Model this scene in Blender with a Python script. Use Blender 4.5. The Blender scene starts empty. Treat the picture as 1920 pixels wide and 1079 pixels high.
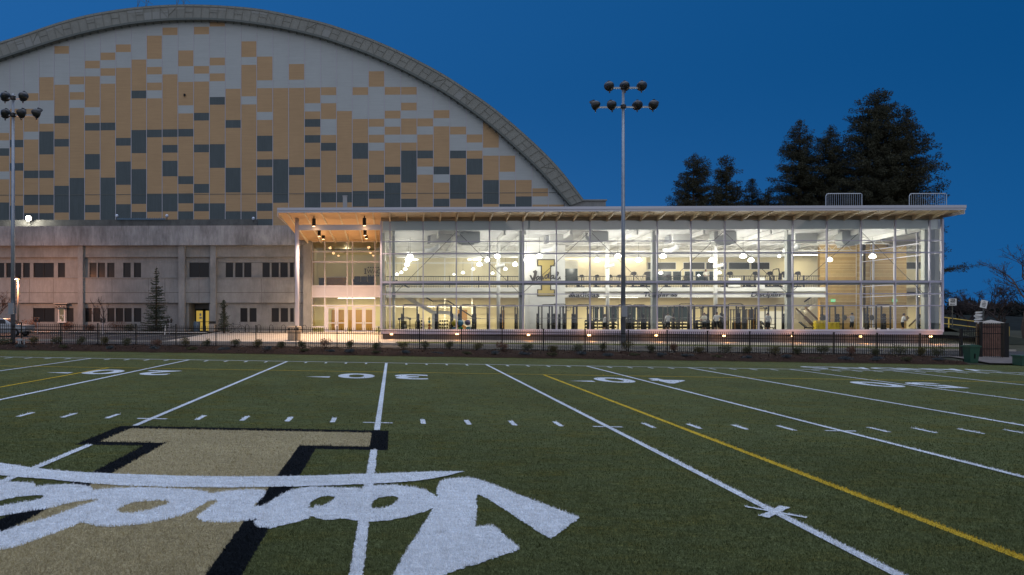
import bpy, bmesh, math, random
from mathutils import Vector, Matrix, noise
from mathutils.geometry import tessellate_polygon
R = math.radians
random.seed(7)
scn = bpy.context.scene
COL = scn.collection
# ---------------------------------------------------------------- camera
F, PX0, PY0, TH, EYE = 1319.5, 703.0, 594.5, -0.0254, 2.13
CT, ST = math.cos(TH), math.sin(TH)
cam = bpy.data.cameras.new('camera')
camo = bpy.data.objects.new('camera', cam)
COL.objects.link(camo)
scn.camera = camo
camo.location = (0, 0, EYE)
camo.rotation_euler = (R(90), 0, -TH)
cam.sensor_width = 36
cam.lens = 36 * F / 1920
cam.shift_x = (960 - PX0) / 1920
cam.shift_y = (PY0 - 539.5) / 1920
cam.clip_end = 3000
cam.clip_start = 0.1
# ---------------------------------------------------------------- sky
w = bpy.data.worlds.new('World')
scn.world = w
w.use_nodes = True
nt = w.node_tree
N, L = nt.nodes, nt.links
bg = N['Background']
def wn(t, **k):
    n = N.new(t)
    for a, b in k.items(): setattr(n, a, b)
    return n
tc = wn('ShaderNodeTexCoord')
sep = wn('ShaderNodeSeparateXYZ'); L.new(tc.outputs['Generated'], sep.inputs[0])
def ramp(src, a, b, lo, hi, smooth=True):
    m = wn('ShaderNodeMapRange'); m.inputs[1].default_value = a; m.inputs[2].default_value = b
    m.inputs[3].default_value = lo; m.inputs[4].default_value = hi
    if smooth: m.interpolation_type = 'SMOOTHSTEP'
    L.new(src, m.inputs[0]); return m.outputs[0]
def mixc(f, a, b):
    m = wn('ShaderNodeMix', data_type='RGBA'); 
    L.new(f, m.inputs[0])
    for i, c in ((6, a), (7, b)):
        if isinstance(c, tuple): m.inputs[i].default_value = (*c, 1)
        else: L.new(c, m.inputs[i])
    return m.outputs[2]
# dusk sky ahead: lighter violet blue on the left, deep blue to the upper right; twilight glow behind and overhead
side = ramp(sep.outputs[0], -0.6, 0.85, 0, 1, False)
low = mixc(side, (0.048, 0.178, 0.47), (0.003, 0.085, 0.265))
high = mixc(side, (0.016, 0.118, 0.355), (0.001, 0.061, 0.205))
front = mixc(ramp(sep.outputs[2], 0.0, 0.32, 0, 1), low, high)
zen = ramp(sep.outputs[2], 0.48, 0.92, 0, 1)
back = ramp(sep.outputs[1], -0.05, -0.95, 0, 1)
c1 = mixc(zen, front, (0.95, 1.08, 1.38))
c2 = mixc(back, c1, (0.46, 0.50, 0.60))
sky = wn('ShaderNodeTexSky'); sky.sky_type = 'NISHITA'; sky.sun_disc = False
sky.sun_elevation = R(-4); sky.sun_rotation = R(200)
scl = wn('ShaderNodeVectorMath', operation='MULTIPLY'); L.new(sky.outputs[0], scl.inputs[0]); scl.inputs[1].default_value = (0.02,)*3
addn = wn('ShaderNodeVectorMath', operation='ADD'); L.new(c2, addn.inputs[0]); L.new(scl.outputs[0], addn.inputs[1])
L.new(addn.outputs[0], bg.inputs[0])
bg.inputs[1].default_value = 1.0
sun = bpy.data.lights.new('twilight_sun', 'SUN'); sun.energy = 0.12; sun.angle = R(30); sun.color = (1.0, 0.86, 0.78)
so = bpy.data.objects.new('twilight_sun', sun); COL.objects.link(so)
so.rotation_euler = (R(72), 0, R(20))
scn.view_settings.view_transform = 'Standard'
scn.view_settings.look = 'None'
scn.view_settings.exposure = 0
scn.view_settings.gamma = 1
scn.render.engine = 'CYCLES'
cy = scn.cycles
cy.use_denoising = True
cy.max_bounces = 7; cy.diffuse_bounces = 3; cy.glossy_bounces = 3; cy.transparent_max_bounces = 16; cy.transmission_bounces = 4
cy.caustics_reflective = False; cy.caustics_refractive = False
cy.sample_clamp_indirect = 4
cy.use_light_tree = True
# ---------------------------------------------------------------- measured positions
def X(px, Y):
    u = (px - PX0) / F
    return Y * (u * CT + ST) / (CT - u * ST)
def D(x, Y): return x * ST + Y * CT
def Z(py, x, Y): return EYE + (PY0 - py) / F * D(x, Y)
def at(px, py, Y):
    x = X(px, Y)
    return (x, Y, Z(py, x, Y))
def fz(x): return -0.0139 * (x + 0.3)
def fp(px, py):                       # where a sight line meets the playing field
    u = (px - PX0) / F; v = (py - PY0) / F
    t = 2.1342 / (v - .0139 * (u * CT + ST))
    return (t * (u * CT + ST), t * (-u * ST + CT))
GK = [(-40, 0, -.0139), (38.0, 0.0, -.0139), (41.0, .20, -.012), (43, .10, -.011), (50, .10, -.010), (54, .18, -.009), (58, .27, -.007), (64, .45, -.005), (70, .60, -.004), (80, .62, -.002), (110, .6, 0), (900, .6, 0)]
def G(x, y):
    for (a, za, sa), (b, zb, sb) in zip(GK, GK[1:]):
        if y <= b:
            t = (y - a) / (b - a)
            return za + (zb - za) * t + (sa + (sb - sa) * t) * x
    return .6
# ---------------------------------------------------------------- materials
MATS = {}
def mat(name, col, rough=.6, metal=0, var=0, scale=3, spec=.5, emit=None, es=1, bump=0, bscale=40, stretch=None, col2=None):
    if spec == .5 and rough >= .75: spec = .12
    m = bpy.data.materials.new(name); m.use_nodes = True
    t = m.node_tree; b = t.nodes['Principled BSDF']
    b.inputs['Base Color'].default_value = (*col, 1)
    b.inputs['Roughness'].default_value = rough
    b.inputs['Metallic'].default_value = metal
    b.inputs['Specular IOR Level'].default_value = spec
    if emit:
        b.inputs['Emission Color'].default_value = (*emit, 1); b.inputs['Emission Strength'].default_value = es
    if var or col2:
        g = t.nodes.new('ShaderNodeNewGeometry')
        mp = t.nodes.new('ShaderNodeMapping')
        if stretch: mp.inputs['Scale'].default_value = stretch
        t.links.new(g.outputs['Position'], mp.inputs[0])
        n = t.nodes.new('ShaderNodeTexNoise'); n.inputs['Scale'].default_value = scale; n.inputs['Detail'].default_value = 7; n.inputs['Roughness'].default_value = .65
        t.links.new(mp.outputs[0], n.inputs['Vector'])
        r = t.nodes.new('ShaderNodeMapRange'); r.inputs[1].default_value = .3; r.inputs[2].default_value = .7
        t.links.new(n.outputs[0], r.inputs[0])
        mx = t.nodes.new('ShaderNodeMix'); mx.data_type = 'RGBA'
        t.links.new(r.outputs[0], mx.inputs[0])
        lo = col2 if col2 else tuple(c * (1 - var) for c in col)
        hi = col if col2 else tuple(min(1, c * (1 + var)) for c in col)
        mx.inputs[6].default_value = (*lo, 1); mx.inputs[7].default_value = (*hi, 1)
        t.links.new(mx.outputs[2], b.inputs['Base Color'])
    if bump:
        n2 = t.nodes.new('ShaderNodeTexNoise'); n2.inputs['Scale'].default_value = bscale; n2.inputs['Detail'].default_value = 4
        g2 = t.nodes.new('ShaderNodeNewGeometry'); t.links.new(g2.outputs['Position'], n2.inputs['Vector'])
        bp = t.nodes.new('ShaderNodeBump'); bp.inputs['Strength'].default_value = bump; bp.inputs['Distance'].default_value = .02
        t.links.new(n2.outputs[0], bp.inputs['Height']); t.links.new(bp.outputs[0], b.inputs['Normal'])
    MATS[name] = m
    return m
def noise_layer(m, scale, lo, hi, stretch=(1, 1, 1), detail=6, rough=.7, a=.3, b=.7):
    """multiply the base colour by another noise"""
    t = m.node_tree; p = t.nodes['Principled BSDF']
    g = t.nodes.new('ShaderNodeNewGeometry'); mp = t.nodes.new('ShaderNodeMapping'); mp.inputs['Scale'].default_value = stretch
    t.links.new(g.outputs['Position'], mp.inputs[0])
    n = t.nodes.new('ShaderNodeTexNoise'); n.inputs['Scale'].default_value = scale; n.inputs['Detail'].default_value = detail; n.inputs['Roughness'].default_value = rough
    t.links.new(mp.outputs[0], n.inputs['Vector'])
    r = t.nodes.new('ShaderNodeMapRange'); r.inputs[1].default_value = a; r.inputs[2].default_value = b; r.inputs[3].default_value = lo; r.inputs[4].default_value = hi
    t.links.new(n.outputs[0], r.inputs[0])
    v = t.nodes.new('ShaderNodeVectorMath'); v.operation = 'SCALE'
    bc = p.inputs['Base Color']
    if bc.is_linked: t.links.new(bc.links[0].from_socket, v.inputs[0])
    else: v.inputs[0].default_value = bc.default_value[:3]
    t.links.new(r.outputs[0], v.inputs['Scale'])
    t.links.new(v.outputs[0], bc)
    return m
concrete = noise_layer(noise_layer(mat('concrete', (.300, .306, .302), .85, var=.10, scale=1.1, bump=.15, bscale=18), .45, .76, 1.12, (1, 1, .6)), 5, .86, 1.07, (1.4, 1, .22))
concrete_band = noise_layer(noise_layer(mat('weathered_concrete', (.33, .335, .345), .88, var=.14, scale=.8, bump=.2, bscale=12), .6, .62, 1.15, (1, 1, .3), 8, .75, .36, .62), 4, .74, 1.12, (1.6, 1, .22))
concrete_dark = noise_layer(mat('concrete_dark', (.12, .12, .115), .9, var=.2, scale=1.2), 2.5, .8, 1.15, (1, 1, .3))
concrete_pale = noise_layer(mat('walk_concrete', (.42, .38, .33), .8, var=.10, scale=1.5), 9, .88, 1.08)
pan_w = noise_layer(mat('panel_grey', (.46, .49, .49), .75, var=.035, scale=.25), 1.0, .93, 1.05, (.3, 1, 5))
pan_t = noise_layer(mat('panel_tan', (.50, .335, .19), .75, var=.05, scale=.3), 1.0, .91, 1.06, (.3, 1, 5))
pan_d = noise_layer(mat('panel_slate', (.105, .128, .135), .75, var=.07, scale=.3), 1.0, .86, 1.1, (5, 1, .3))
batten = mat('panel_batten', (.48, .47, .52), .6)
arch_m = noise_layer(mat('arch_cladding', (.235, .24, .215), .7, var=.10, scale=.35), 2, .88, 1.1, (1, 1, 1))
arch_l = mat('arch_seam', (.12, .135, .125), .7)
arch_s = mat('arch_seam_light', (.205, .212, .19), .7)
arch_p = mat('arch_patch', (.265, .275, .26), .7)
alu = mat('aluminium_frame', (.50, .49, .60), .5, .1, var=.04, scale=2)
alu_w = mat('white_frame', (.62, .61, .70), .5, 0)
white = mat('white_paint', (.78, .77, .74), .6, var=.03, scale=2)
grey_metal = mat('grey_metal', (.30, .31, .33), .5, .4)
dark_metal = mat('black_steel', (.012, .012, .013), .55, 0, spec=.25)
gunmetal = mat('charcoal_steel', (.045, .042, .04), .4, .5)
cream = noise_layer(mat('cream_wall', (.80, .72, .51), .8), .4, .93, 1.04)
cream_l = mat('pale_cream_wall', (.80, .75, .62), .8, var=.02, scale=.5)
tan_w = mat('soffit_wood', (.56, .40, .22), .55, var=.10, scale=1.5, stretch=(.4, 6, 1))
fas = mat('fascia_metal', (.48, .49, .55), .4, .4)
gold = mat('gold_paint', (.55, .40, .13), .6, var=.05, scale=3)
black = mat('black_paint', (.02, .02, .02), .6)
wood_d = mat('door_wood', (.42, .22, .06), .5, var=.12, scale=2, stretch=(6, 6, .5))
asphalt = noise_layer(mat('asphalt', (.05, .05, .052), .75, var=.2, scale=2, bump=.2, bscale=60), .35, .75, 1.3)
glassdark = mat('dark_window_glass', (.014, .013, .013), .28, .0, spec=.4)
bark = noise_layer(mat('bark', (.07, .05, .035), .9, var=.3, scale=6), 3, .7, 1.2)
twig = mat('twig_bark', (.055, .045, .045), .9, var=.2, scale=3)
needle = noise_layer(mat('pine_needles', (.056, .056, .036), .8, var=.35, scale=1.2, spec=.05), .5, .6, 1.3)
spruce = noise_layer(mat('spruce_needles', (.06, .075, .05), .8, var=.3, scale=5, spec=.2), 1.6, .7, 1.25)
leafm = noise_layer(mat('shrub_leaves', (.075, .075, .035), .8, var=.4, scale=9, spec=.2), 2, .7, 1.3)
leafr = mat('russet_twigs', (.16, .085, .055), .85, var=.35, scale=8, spec=.2)
leafb = mat('blue_grey_leaves', (.07, .085, .09), .85, var=.3, scale=9, spec=.2)
mulch = noise_layer(noise_layer(mat('bark_mulch', (.030, .015, .009), .95, var=.6, scale=9, bump=1.0, bscale=14), 35, .4, 2.1, a=.35, b=.75), 1.1, .8, 1.3)
lawn = noise_layer(mat('lawn_grass', (.085, .10, .028), .95, var=.3, scale=3), 25, .7, 1.25)
brick = mat('brick', (.22, .12, .09), .85, var=.3, scale=4)
greenp = mat('green_plastic', (.015, .075, .045), .5)
yellow_m = mat('yellow_paint', (.55, .40, .08), .5)
def glass(name, refl=.11, tint=(.93, .97, .96), rough=.0):
    m = bpy.data.materials.new(name); m.use_nodes = True; t = m.node_tree
    t.nodes.remove(t.nodes['Principled BSDF'])
    o = t.nodes['Material Output']; tr = t.nodes.new('ShaderNodeBsdfTransparent'); tr.inputs[0].default_value = (*tint, 1)
    gl = t.nodes.new('ShaderNodeBsdfGlossy'); gl.inputs['Roughness'].default_value = rough
    fr = t.nodes.new('ShaderNodeFresnel'); fr.inputs[0].default_value = 1.5
    ma = t.nodes.new('ShaderNodeMath'); ma.operation = 'MULTIPLY_ADD'; ma.inputs[1].default_value = 1.0; ma.inputs[2].default_value = refl - .04
    mx = t.nodes.new('ShaderNodeMixShader')
    t.links.new(fr.outputs[0], ma.inputs[0]); t.links.new(ma.outputs[0], mx.inputs[0]); t.links.new(tr.outputs[0], mx.inputs[1]); t.links.new(gl.outputs[0], mx.inputs[2]); t.links.new(mx.outputs[0], o.inputs[0])
    return m
glz = glass('clear_glass', .10)
def emis(name, col, s): return mat(name, (.8, .8, .8) if s > 2 else (.03, .03, .03), .5, emit=col, es=s)
em_white = emis('lamp_glow_white', (1, .95, .85), 14)
em_tube = emis('tube_glow', (1, .93, .74), 9)
em_warm = emis('lamp_glow_amber', (1, .58, .22), 10)
em_amber2 = emis('lamp_glow_sodium', (1, .62, .25), 9)
em_flood = emis('flood_glow', (1, .95, .82), 60)
# turf
def patchy(m, col):
    t = m.node_tree; p = t.nodes['Principled BSDF']; g = t.nodes.new('ShaderNodeNewGeometry'); mp = t.nodes.new('ShaderNodeMapping'); mp.inputs['Scale'].default_value = (.6, 1.6, 1)
    t.links.new(g.outputs['Position'], mp.inputs[0]); n = t.nodes.new('ShaderNodeTexNoise'); n.inputs['Scale'].default_value = 1.7; n.inputs['Detail'].default_value = 8; n.inputs['Roughness'].default_value = .72
    t.links.new(mp.outputs[0], n.inputs['Vector']); r = t.nodes.new('ShaderNodeMapRange'); r.inputs[1].default_value = .47; r.inputs[2].default_value = .66; r.inputs[4].default_value = .75
    t.links.new(n.outputs[0], r.inputs[0]); mx = t.nodes.new('ShaderNodeMix'); mx.data_type = 'RGBA'; t.links.new(r.outputs[0], mx.inputs[0])
    bc = p.inputs['Base Color']; t.links.new(bc.links[0].from_socket, mx.inputs[6]); v = t.nodes.new('ShaderNodeMix'); v.data_type = 'RGBA'; v.blend_type = 'MULTIPLY'; v.inputs[0].default_value = 1
    t.links.new(bc.links[0].from_socket, v.inputs[6]); v.inputs[7].default_value = tuple(c/.088 for c in col) + (1,); t.links.new(v.outputs[2], mx.inputs[7]); t.links.new(mx.outputs[2], bc)
def turf_mat(name, col, warm, streak=True, gloss=.25):
    m = mat(name, col, .95, spec=.03, bump=1.0, bscale=55)
    t = m.node_tree; p = t.nodes['Principled BSDF']
    noise_layer(m, 42, .35, 1.75, (1, .55, 1), 3, .8, .25, .75)
    noise_layer(m, 7, .82, 1.2, (.5, 1.6, 1), 5, .7)
    noise_layer(m, .35, .85, 1.15, (1, 1, 1), 4, .6)
    return m
turf = turf_mat('turf_green', (.094, .107, .046), 1)
noise_layer(turf, 16, .55, 1.35, (.45, 1.5, 1), 4, .75)
patchy(turf, (.105, .078, .035))
noise_layer(turf, 130, 1.0, 5.5, (1, 1, 1), 1, .5, .70, .78)      # pale infill grains
t_white = turf_mat('turf_white', (.66, .70, .74), 0)
t_gold = turf_mat('turf_gold', (.36, .30, .175), 0)
t_black = turf_mat('turf_black', (.009, .011, .014), 0)
t_yel = turf_mat('turf_yellow', (.58, .40, .045), 0)
for m_, lo in ((t_white, .72), (t_yel, .6)):
    for n in m_.node_tree.nodes:
        if n.type == 'MAP_RANGE' and abs(n.inputs[3].default_value - .35) < .01: n.inputs[3].default_value = .62; n.inputs[4].default_value = 1.4
# ---------------------------------------------------------------- mesh helpers
class MB:
    def __init__(s): s.v = []; s.f = []; s.m = []
    def face(s, pts, m=0):
        n = len(s.v); s.v += [tuple(p) for p in pts]; s.f.append(tuple(range(n, n + len(pts)))); s.m.append(m)
    def box(s, x0, x1, y0, y1, z0, z1, m=0):
        if x0 > x1: x0, x1 = x1, x0
        if y0 > y1: y0, y1 = y1, y0
        if z0 > z1: z0, z1 = z1, z0
        n = len(s.v)
        s.v += [(x0,y0,z0),(x1,y0,z0),(x1,y1,z0),(x0,y1,z0),(x0,y0,z1),(x1,y0,z1),(x1,y1,z1),(x0,y1,z1)]
        for q in ((0,3,2,1),(4,5,6,7),(0,1,5,4),(1,2,6,5),(2,3,7,6),(3,0,4,7)):
            s.f.append(tuple(n + i for i in q)); s.m.append(m)
        return s
    def bar(s, p, q, w, h=None, m=0):
        """box section bar from p to q"""
        p, q = Vector(p), Vector(q); h = h or w; d = (q - p).normalized()
        up = Vector((0, 0, 1)) if abs(d.z) < .95 else Vector((0, 1, 0))
        a = d.cross(up).normalized() * w / 2; b = a.cross(d).normalized() * h / 2
        n = len(s.v)
        for c in (p, q): s.v += [tuple(c + i * a + j * b) for i, j in ((-1,-1),(1,-1),(1,1),(-1,1))]
        for f in ((3,2,1,0),(4,5,6,7),(0,1,5,4),(1,2,6,5),(2,3,7,6),(3,0,4,7)):
            s.f.append(tuple(n + i for i in f)); s.m.append(m)
        return s
    def tube(s, pts, r, n=8, m=0, cap=True):
        if not isinstance(r, (list, tuple)): r = [r] * len(pts)
        pts = [Vector(p) for p in pts]; base = len(s.v); prev = None
        for i, p in enumerate(pts):
            d = (pts[min(i+1, len(pts)-1)] - pts[max(i-1, 0)]).normalized()
            if prev is None: a = d.orthogonal().normalized()
            else:
                a = prev - d * prev.dot(d)
                a = a.normalized() if a.length > 1e-6 else d.orthogonal().normalized()
            prev = a; b = d.cross(a)
            for k in range(n):
                t = 2 * math.pi * k / n
                s.v.append(tuple(p + (a * math.cos(t) + b * math.sin(t)) * r[i]))
        for i in range(len(pts) - 1):
            for k in range(n):
                k2 = (k + 1) % n
                s.f.append((base+i*n+k, base+i*n+k2, base+(i+1)*n+k2, base+(i+1)*n+k)); s.m.append(m)
        if cap:
            s.f.append(tuple(base + k for k in range(n))[::-1]); s.m.append(m)
            s.f.append(tuple(base + (len(pts)-1)*n + k for k in range(n))); s.m.append(m)
        return s
    def lathe(s, prof, c, n=14, m=0, axis='z'):
        """prof: (radius, height)"""
        base = len(s.v)
        for r, h in prof:
            for k in range(n):
                t = 2 * math.pi * k / n; a, b = r * math.cos(t), r * math.sin(t)
                s.v.append((c[0]+a, c[1]+b, c[2]+h) if axis == 'z' else ((c[0]+a, c[1]+h, c[2]+b) if axis == 'y' else (c[0]+h, c[1]+a, c[2]+b)))
        for i in range(len(prof) - 1):
            for k in range(n):
                k2 = (k + 1) % n
                s.f.append((base+i*n+k, base+i*n+k2, base+(i+1)*n+k2, base+(i+1)*n+k)); s.m.append(m)
        return s
    def ball(s, c, r, m=0, n=14, sz=1):
        return s.lathe([(max(1e-4, r*math.sin(math.pi*i/8)), -r*sz*math.cos(math.pi*i/8)) for i in range(9)], c, n, m)
    def prism(s, pts, y0, y1, m=0):
        """outline in x,z extruded along y"""
        n = len(s.v); k = len(pts)
        s.v += [(x, y0, z) for x, z in pts] + [(x, y1, z) for x, z in pts]
        s.f.append(tuple(range(n, n+k))); s.m.append(m)
        s.f.append(tuple(range(n+k, n+2*k))[::-1]); s.m.append(m)
        for i in range(k):
            j = (i + 1) % k; s.f.append((n+i, n+k+i, n+k+j, n+j)); s.m.append(m)
        return s
    def build(s, name, mats, parent=None, smooth=False, fix=True):
        me = bpy.data.meshes.new(name)
        me.from_pydata(s.v, [], s.f)
        for m in (mats if isinstance(mats, (list, tuple)) else [mats]): me.materials.append(m)
        me.polygons.foreach_set('material_index', s.m)
        if smooth: me.polygons.foreach_set('use_smooth', [True] * len(s.f))
        me.update()
        if fix and len(s.f) < 20000:
            bm = bmesh.new(); bm.from_mesh(me); bmesh.ops.recalc_face_normals(bm, faces=bm.faces); bm.to_mesh(me); bm.free()
        o = bpy.data.objects.new(name, me); COL.objects.link(o)
        if parent is not None: o.parent = parent
        return o
def tag(o, label=None, cat=None, group=None, kind=None):
    if label: o['label'] = label
    if cat: o['category'] = cat
    if group: o['group'] = group
    if kind: o['kind'] = kind
    return o
def thing(name, label, cat, loc=(0, 0, 0), rz=0, group=None):
    o = bpy.data.objects.new(name, None); COL.objects.link(o)
    o.location = loc; o.rotation_euler = (0, 0, rz); o.empty_display_size = .3
    return tag(o, label, cat, group)
def struct(mb, name, m, **k):
    return tag(mb.build(name, m, **k), kind='structure')
def dup(root, loc=None, rz=None, label=None, scale=None):
    def cp(o, par):
        c = o.copy(); COL.objects.link(c); c.parent = par
        for ch in kids.get(o.name, ()): cp(ch, c)
        return c
    kids = {}
    for o in root.children_recursive: kids.setdefault(o.parent.name, []).append(o)
    r = cp(root, None)
    if loc is not None: r.location = loc
    if rz is not None: r.rotation_euler = (0, 0, rz)
    if scale: r.scale = scale if isinstance(scale, tuple) else (scale,)*3
    if label: r['label'] = label
    return r
ORD = ['first','second','third','fourth','fifth','sixth','seventh','eighth','ninth','tenth','eleventh','twelfth','thirteenth','fourteenth','fifteenth','sixteenth','seventeenth','eighteenth','nineteenth','twentieth','twenty-first','twenty-second','twenty-third','twenty-fourth','twenty-fifth','twenty-sixth','twenty-seventh','twenty-eighth','twenty-ninth','thirtieth','thirty-first','thirty-second','thirty-third','thirty-fourth','thirty-fifth','thirty-sixth']
def text_mesh(txt, h, wscale=1, bold=0, shear=0, depth=0.01):
    cu = bpy.data.curves.new('t', 'FONT'); cu.body = txt; cu.size = h / .72; cu.offset = bold; cu.shear = shear; cu.extrude = depth; cu.align_x = 'CENTER'
    o = bpy.data.objects.new('t', cu); COL.objects.link(o)
    bpy.context.view_layer.update()
    me = bpy.data.meshes.new_from_object(o.evaluated_get(bpy.context.evaluated_depsgraph_get()))
    bpy.data.objects.remove(o)
    for v in me.vertices: v.co.x *= wscale
    return me
def text_obj(name, txt, h, m, loc, parent=None, rot=(R(90), 0, 0), **k):
    me = text_mesh(txt, h, **k); me.materials.clear(); me.materials.append(m)
    o = bpy.data.objects.new(name, me); COL.objects.link(o); o.location = loc; o.rotation_euler = rot
    if parent is not None: o.parent = parent
    return o
def lamp(name, kind, loc, power, col, parent=None, r=.15, rot=None, spot=None, blend=.5):
    l = bpy.data.lights.new(name, kind); l.energy = power; l.color = col
    if kind in ('POINT', 'SPOT'): l.shadow_soft_size = r
    if spot: l.spot_size = R(spot); l.spot_blend = blend
    o = bpy.data.objects.new(name, l); COL.objects.link(o); o.location = loc
    if rot: o.rotation_euler = rot
    if parent is not None: o.parent = parent
    return o
# ================================================================ playing field
def rough_poly(mb, loops, z, m=0, jit=.011, seg=.032):
    out = []
    for lp in loops:
        q = []
        for i, a in enumerate(lp):
            b = lp[(i+1) % len(lp)]; L_ = math.dist(a, b); n = max(1, int(L_ / seg))
            if max(a[1], b[1]) > 20: n = 1
            for k in range(n):
                t = k / n; q.append((a[0]+(b[0]-a[0])*t, a[1]+(b[1]-a[1])*t))
        out.append(q)
    tri = tessellate_polygon([[Vector((x, y, 0)) for x, y in l] for l in out])
    pts = [p for l in out for p in l]; n = len(mb.v)
    mb.v += [(x + random.uniform(-jit, jit), y + random.uniform(-jit, jit), fz(x) + z) for x, y in pts] if len(pts) > 4 else [(x, y, fz(x) + z) for x, y in pts]
    for t in tri: mb.f.append(tuple(n + i for i in t)); mb.m.append(m)
fm = MB()
xs = [-70, -45, -25, -12, -5, 0, 6, 14, 24, 40, 60, 95]
for a, b in zip(xs, xs[1:]):
    fm.face([(a, -12, fz(a)), (b, -12, fz(b)), (b, 38.4, fz(b)), (a, 38.4, fz(a))])
field = struct(fm, 'field', turf)
def rect(x0, x1, y0, y1): return [[(x0, y0), (x1, y0), (x1, y1), (x0, y1)]]
XL = lambda i: -.30 + (i - 3) * 4.572
SY = 32.37
wm = MB()
for i in range(-6, 15):
    x = XL(i)
    if i in (2, 3):       # the yard lines stop where the emblem is painted over them
        rough_poly(wm, rect(x-.055, x+.055, 13.18, SY-.05), .012)
        rough_poly(wm, rect(x-.055, x+.055, -10, 11.22), .012) if i == 3 else rough_poly(wm, rect(x-.055, x+.055, -10, 11.2), .012)
    else: rough_poly(wm, rect(x-.055, x+.055, -10, SY-.05), .012)
rough_poly(wm, rect(-70, 90, SY-.05, SY+.07), .016)
wl = wm.build('white_line_marking', t_white, field, fix=False)
hm = MB()
for i in range(-5, 14):
    for k in range(1, 5):
        x = XL(i) + k * .9144
        rough_poly(hm, rect(x-.05, x+.05, 14.10, 14.72), .004)
        rough_poly(hm, rect(x-.045, x+.045, SY-.75, SY-.10), .004)
    x = XL(i); rough_poly(hm, rect(x-.30, x+.30, 14.08, 14.17), .008)
hm.build('hash_marking', t_white, field, fix=False)
pm = MB()
x = XL(4); y = 8.0
def strip(mb, a, b, w_, z):
    d = Vector((b[0]-a[0], b[1]-a[1])).normalized(); n = Vector((-d.y, d.x)) * w_ / 2
    rough_poly(mb, [[(a[0]+n.x, a[1]+n.y), (a[0]-n.x, a[1]-n.y), (b[0]-n.x, b[1]-n.y), (b[0]+n.x, b[1]+n.y)]], z)
strip(pm, fp(1397, 952), fp(1512, 973), .055, .015)
strip(pm, fp(1432, 972), fp(1472, 953), .10, .018)
pm.build('kickoff_spot_marking', t_white, field, fix=False)
ym = MB()
rough_poly(ym, rect(5.70, 5.81, -10, 27.0), .004)
rough_poly(ym, rect(-11.08, -10.97, -10, 27.0), .009)
rough_poly(ym, rect(-70, 90, 27.0, 27.09), .012)
ym.build('yellow_line_marking', t_yel, field, fix=False)
# yard numbers, read from the far sideline
def number(txt, x, y0, y1, wd):
    me = text_mesh(txt, 1.0, bold=.03, depth=0)
    vs = [v.co for v in me.vertices]; x0 = min(v.x for v in vs); x1 = max(v.x for v in vs); z0 = min(v.y for v in vs); z1 = max(v.y for v in vs)
    for v in me.vertices:
        u = (v.co.x - x0) / (x1 - x0); q = (v.co.y - z0) / (z1 - z0)
        xx = x + wd / 2 - u * wd; v.co = (xx, y1 - q * (y1 - y0), fz(xx) + .006)
    me.materials.clear(); me.materials.append(t_white)
    o = bpy.data.objects.new('number_marking', me); COL.objects.link(o); o.parent = field
for i, dgt in ((1, '2'), (3, '3'), (5, '4'), (7, '5'), (9, '4')):
    x = XL(i)
    number('0', x - 1.0, 24.15, 26.15, 1.3); number(dgt, x + .97, 24.15, 26.15, 1.2)
    if i < 7:
        am = MB(); rough_poly(am, [[(x-2.75, 24.5), (x-1.9, 24.27), (x-1.9, 24.73)]], .006); am.build('arrow_marking', t_white, field, fix=False)
# letters beyond the sideline
tx0, tx1 = fp(1503, 691)[0], fp(1728, 694)[0]
me = text_mesh('VANDALS', 1.0, bold=.02, depth=0)
vs = [v.co for v in me.vertices]; a0 = min(v.x for v in vs); a1 = max(v.x for v in vs)
for v in me.vertices:
    u = (v.co.x - a0) / (a1 - a0); xx = 28.2 - u * 8.6; v.co = (xx, 34.6 - v.co.y * 1.4, fz(xx) + .006)
me.materials.clear(); me.materials.append(t_white)
o = bpy.data.objects.new('sideline_lettering', me); COL.objects.link(o); o.parent = field
# midfield emblem: block letter and script wordmark
gm = MB(); bm_ = MB()
sx0, sx1, gx0, gx1 = -5.13, -.08, -4.84, -.385
b0, b1 = -4.01, -1.235; g0, g1 = -3.725, -1.53
yt, yb = 13.16, 2.6; sh = 1.92
bo = [(sx0,yt),(sx0,yt-sh),(b0,yt-sh),(b0,yb+sh),(sx0,yb+sh),(sx0,yb),(sx1,yb),(sx1,yb+sh),(b1,yb+sh),(b1,yt-sh),(sx1,yt-sh),(sx1,yt)]
go = [(gx0,yt-.29),(gx0,yt-sh+.27),(g0,yt-sh+.27),(g0,yb+sh-.27),(gx0,yb+sh-.27),(gx0,yb+.29),(gx1,yb+.29),(gx1,yb+sh-.27),(g1,yb+sh-.27),(g1,yt-sh+.27),(gx1,yt-sh+.27),(gx1,yt-.29)]
rough_poly(bm_, [bo], .003); rough_poly(gm, [go], .006)
bm_.build('emblem_outline_marking', t_black, field, fix=False); gm.build('emblem_letter_marking', t_gold, field, fix=False)
def Z2(L_, ox, oy, s=3.2): return [fp(ox + a/s, oy + b/s) for a, b in L_]
A_ = lambda *p: Z2(p, 0, 780)
B_ = lambda *p: Z2(p, 560, 780)
sw = A_((-420,150),(-200,240),(0,290),(100,303),(200,320),(350,335),(500,346),(700,355),(900,362),(1150,369),(1400,372),(1650,370),(1900,366)) + B_((250,360),(400,355),(550,350),(700,345),(850,340),(995,339),(900,364),(800,384),(700,397),(580,406),(450,413),(250,422),(0,430)) + A_((1700,432),(1600,435),(1350,437),(1100,435),(900,430),(700,423),(530,411),(380,396),(250,383),(100,372),(0,362),(-200,320),(-420,240))
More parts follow.
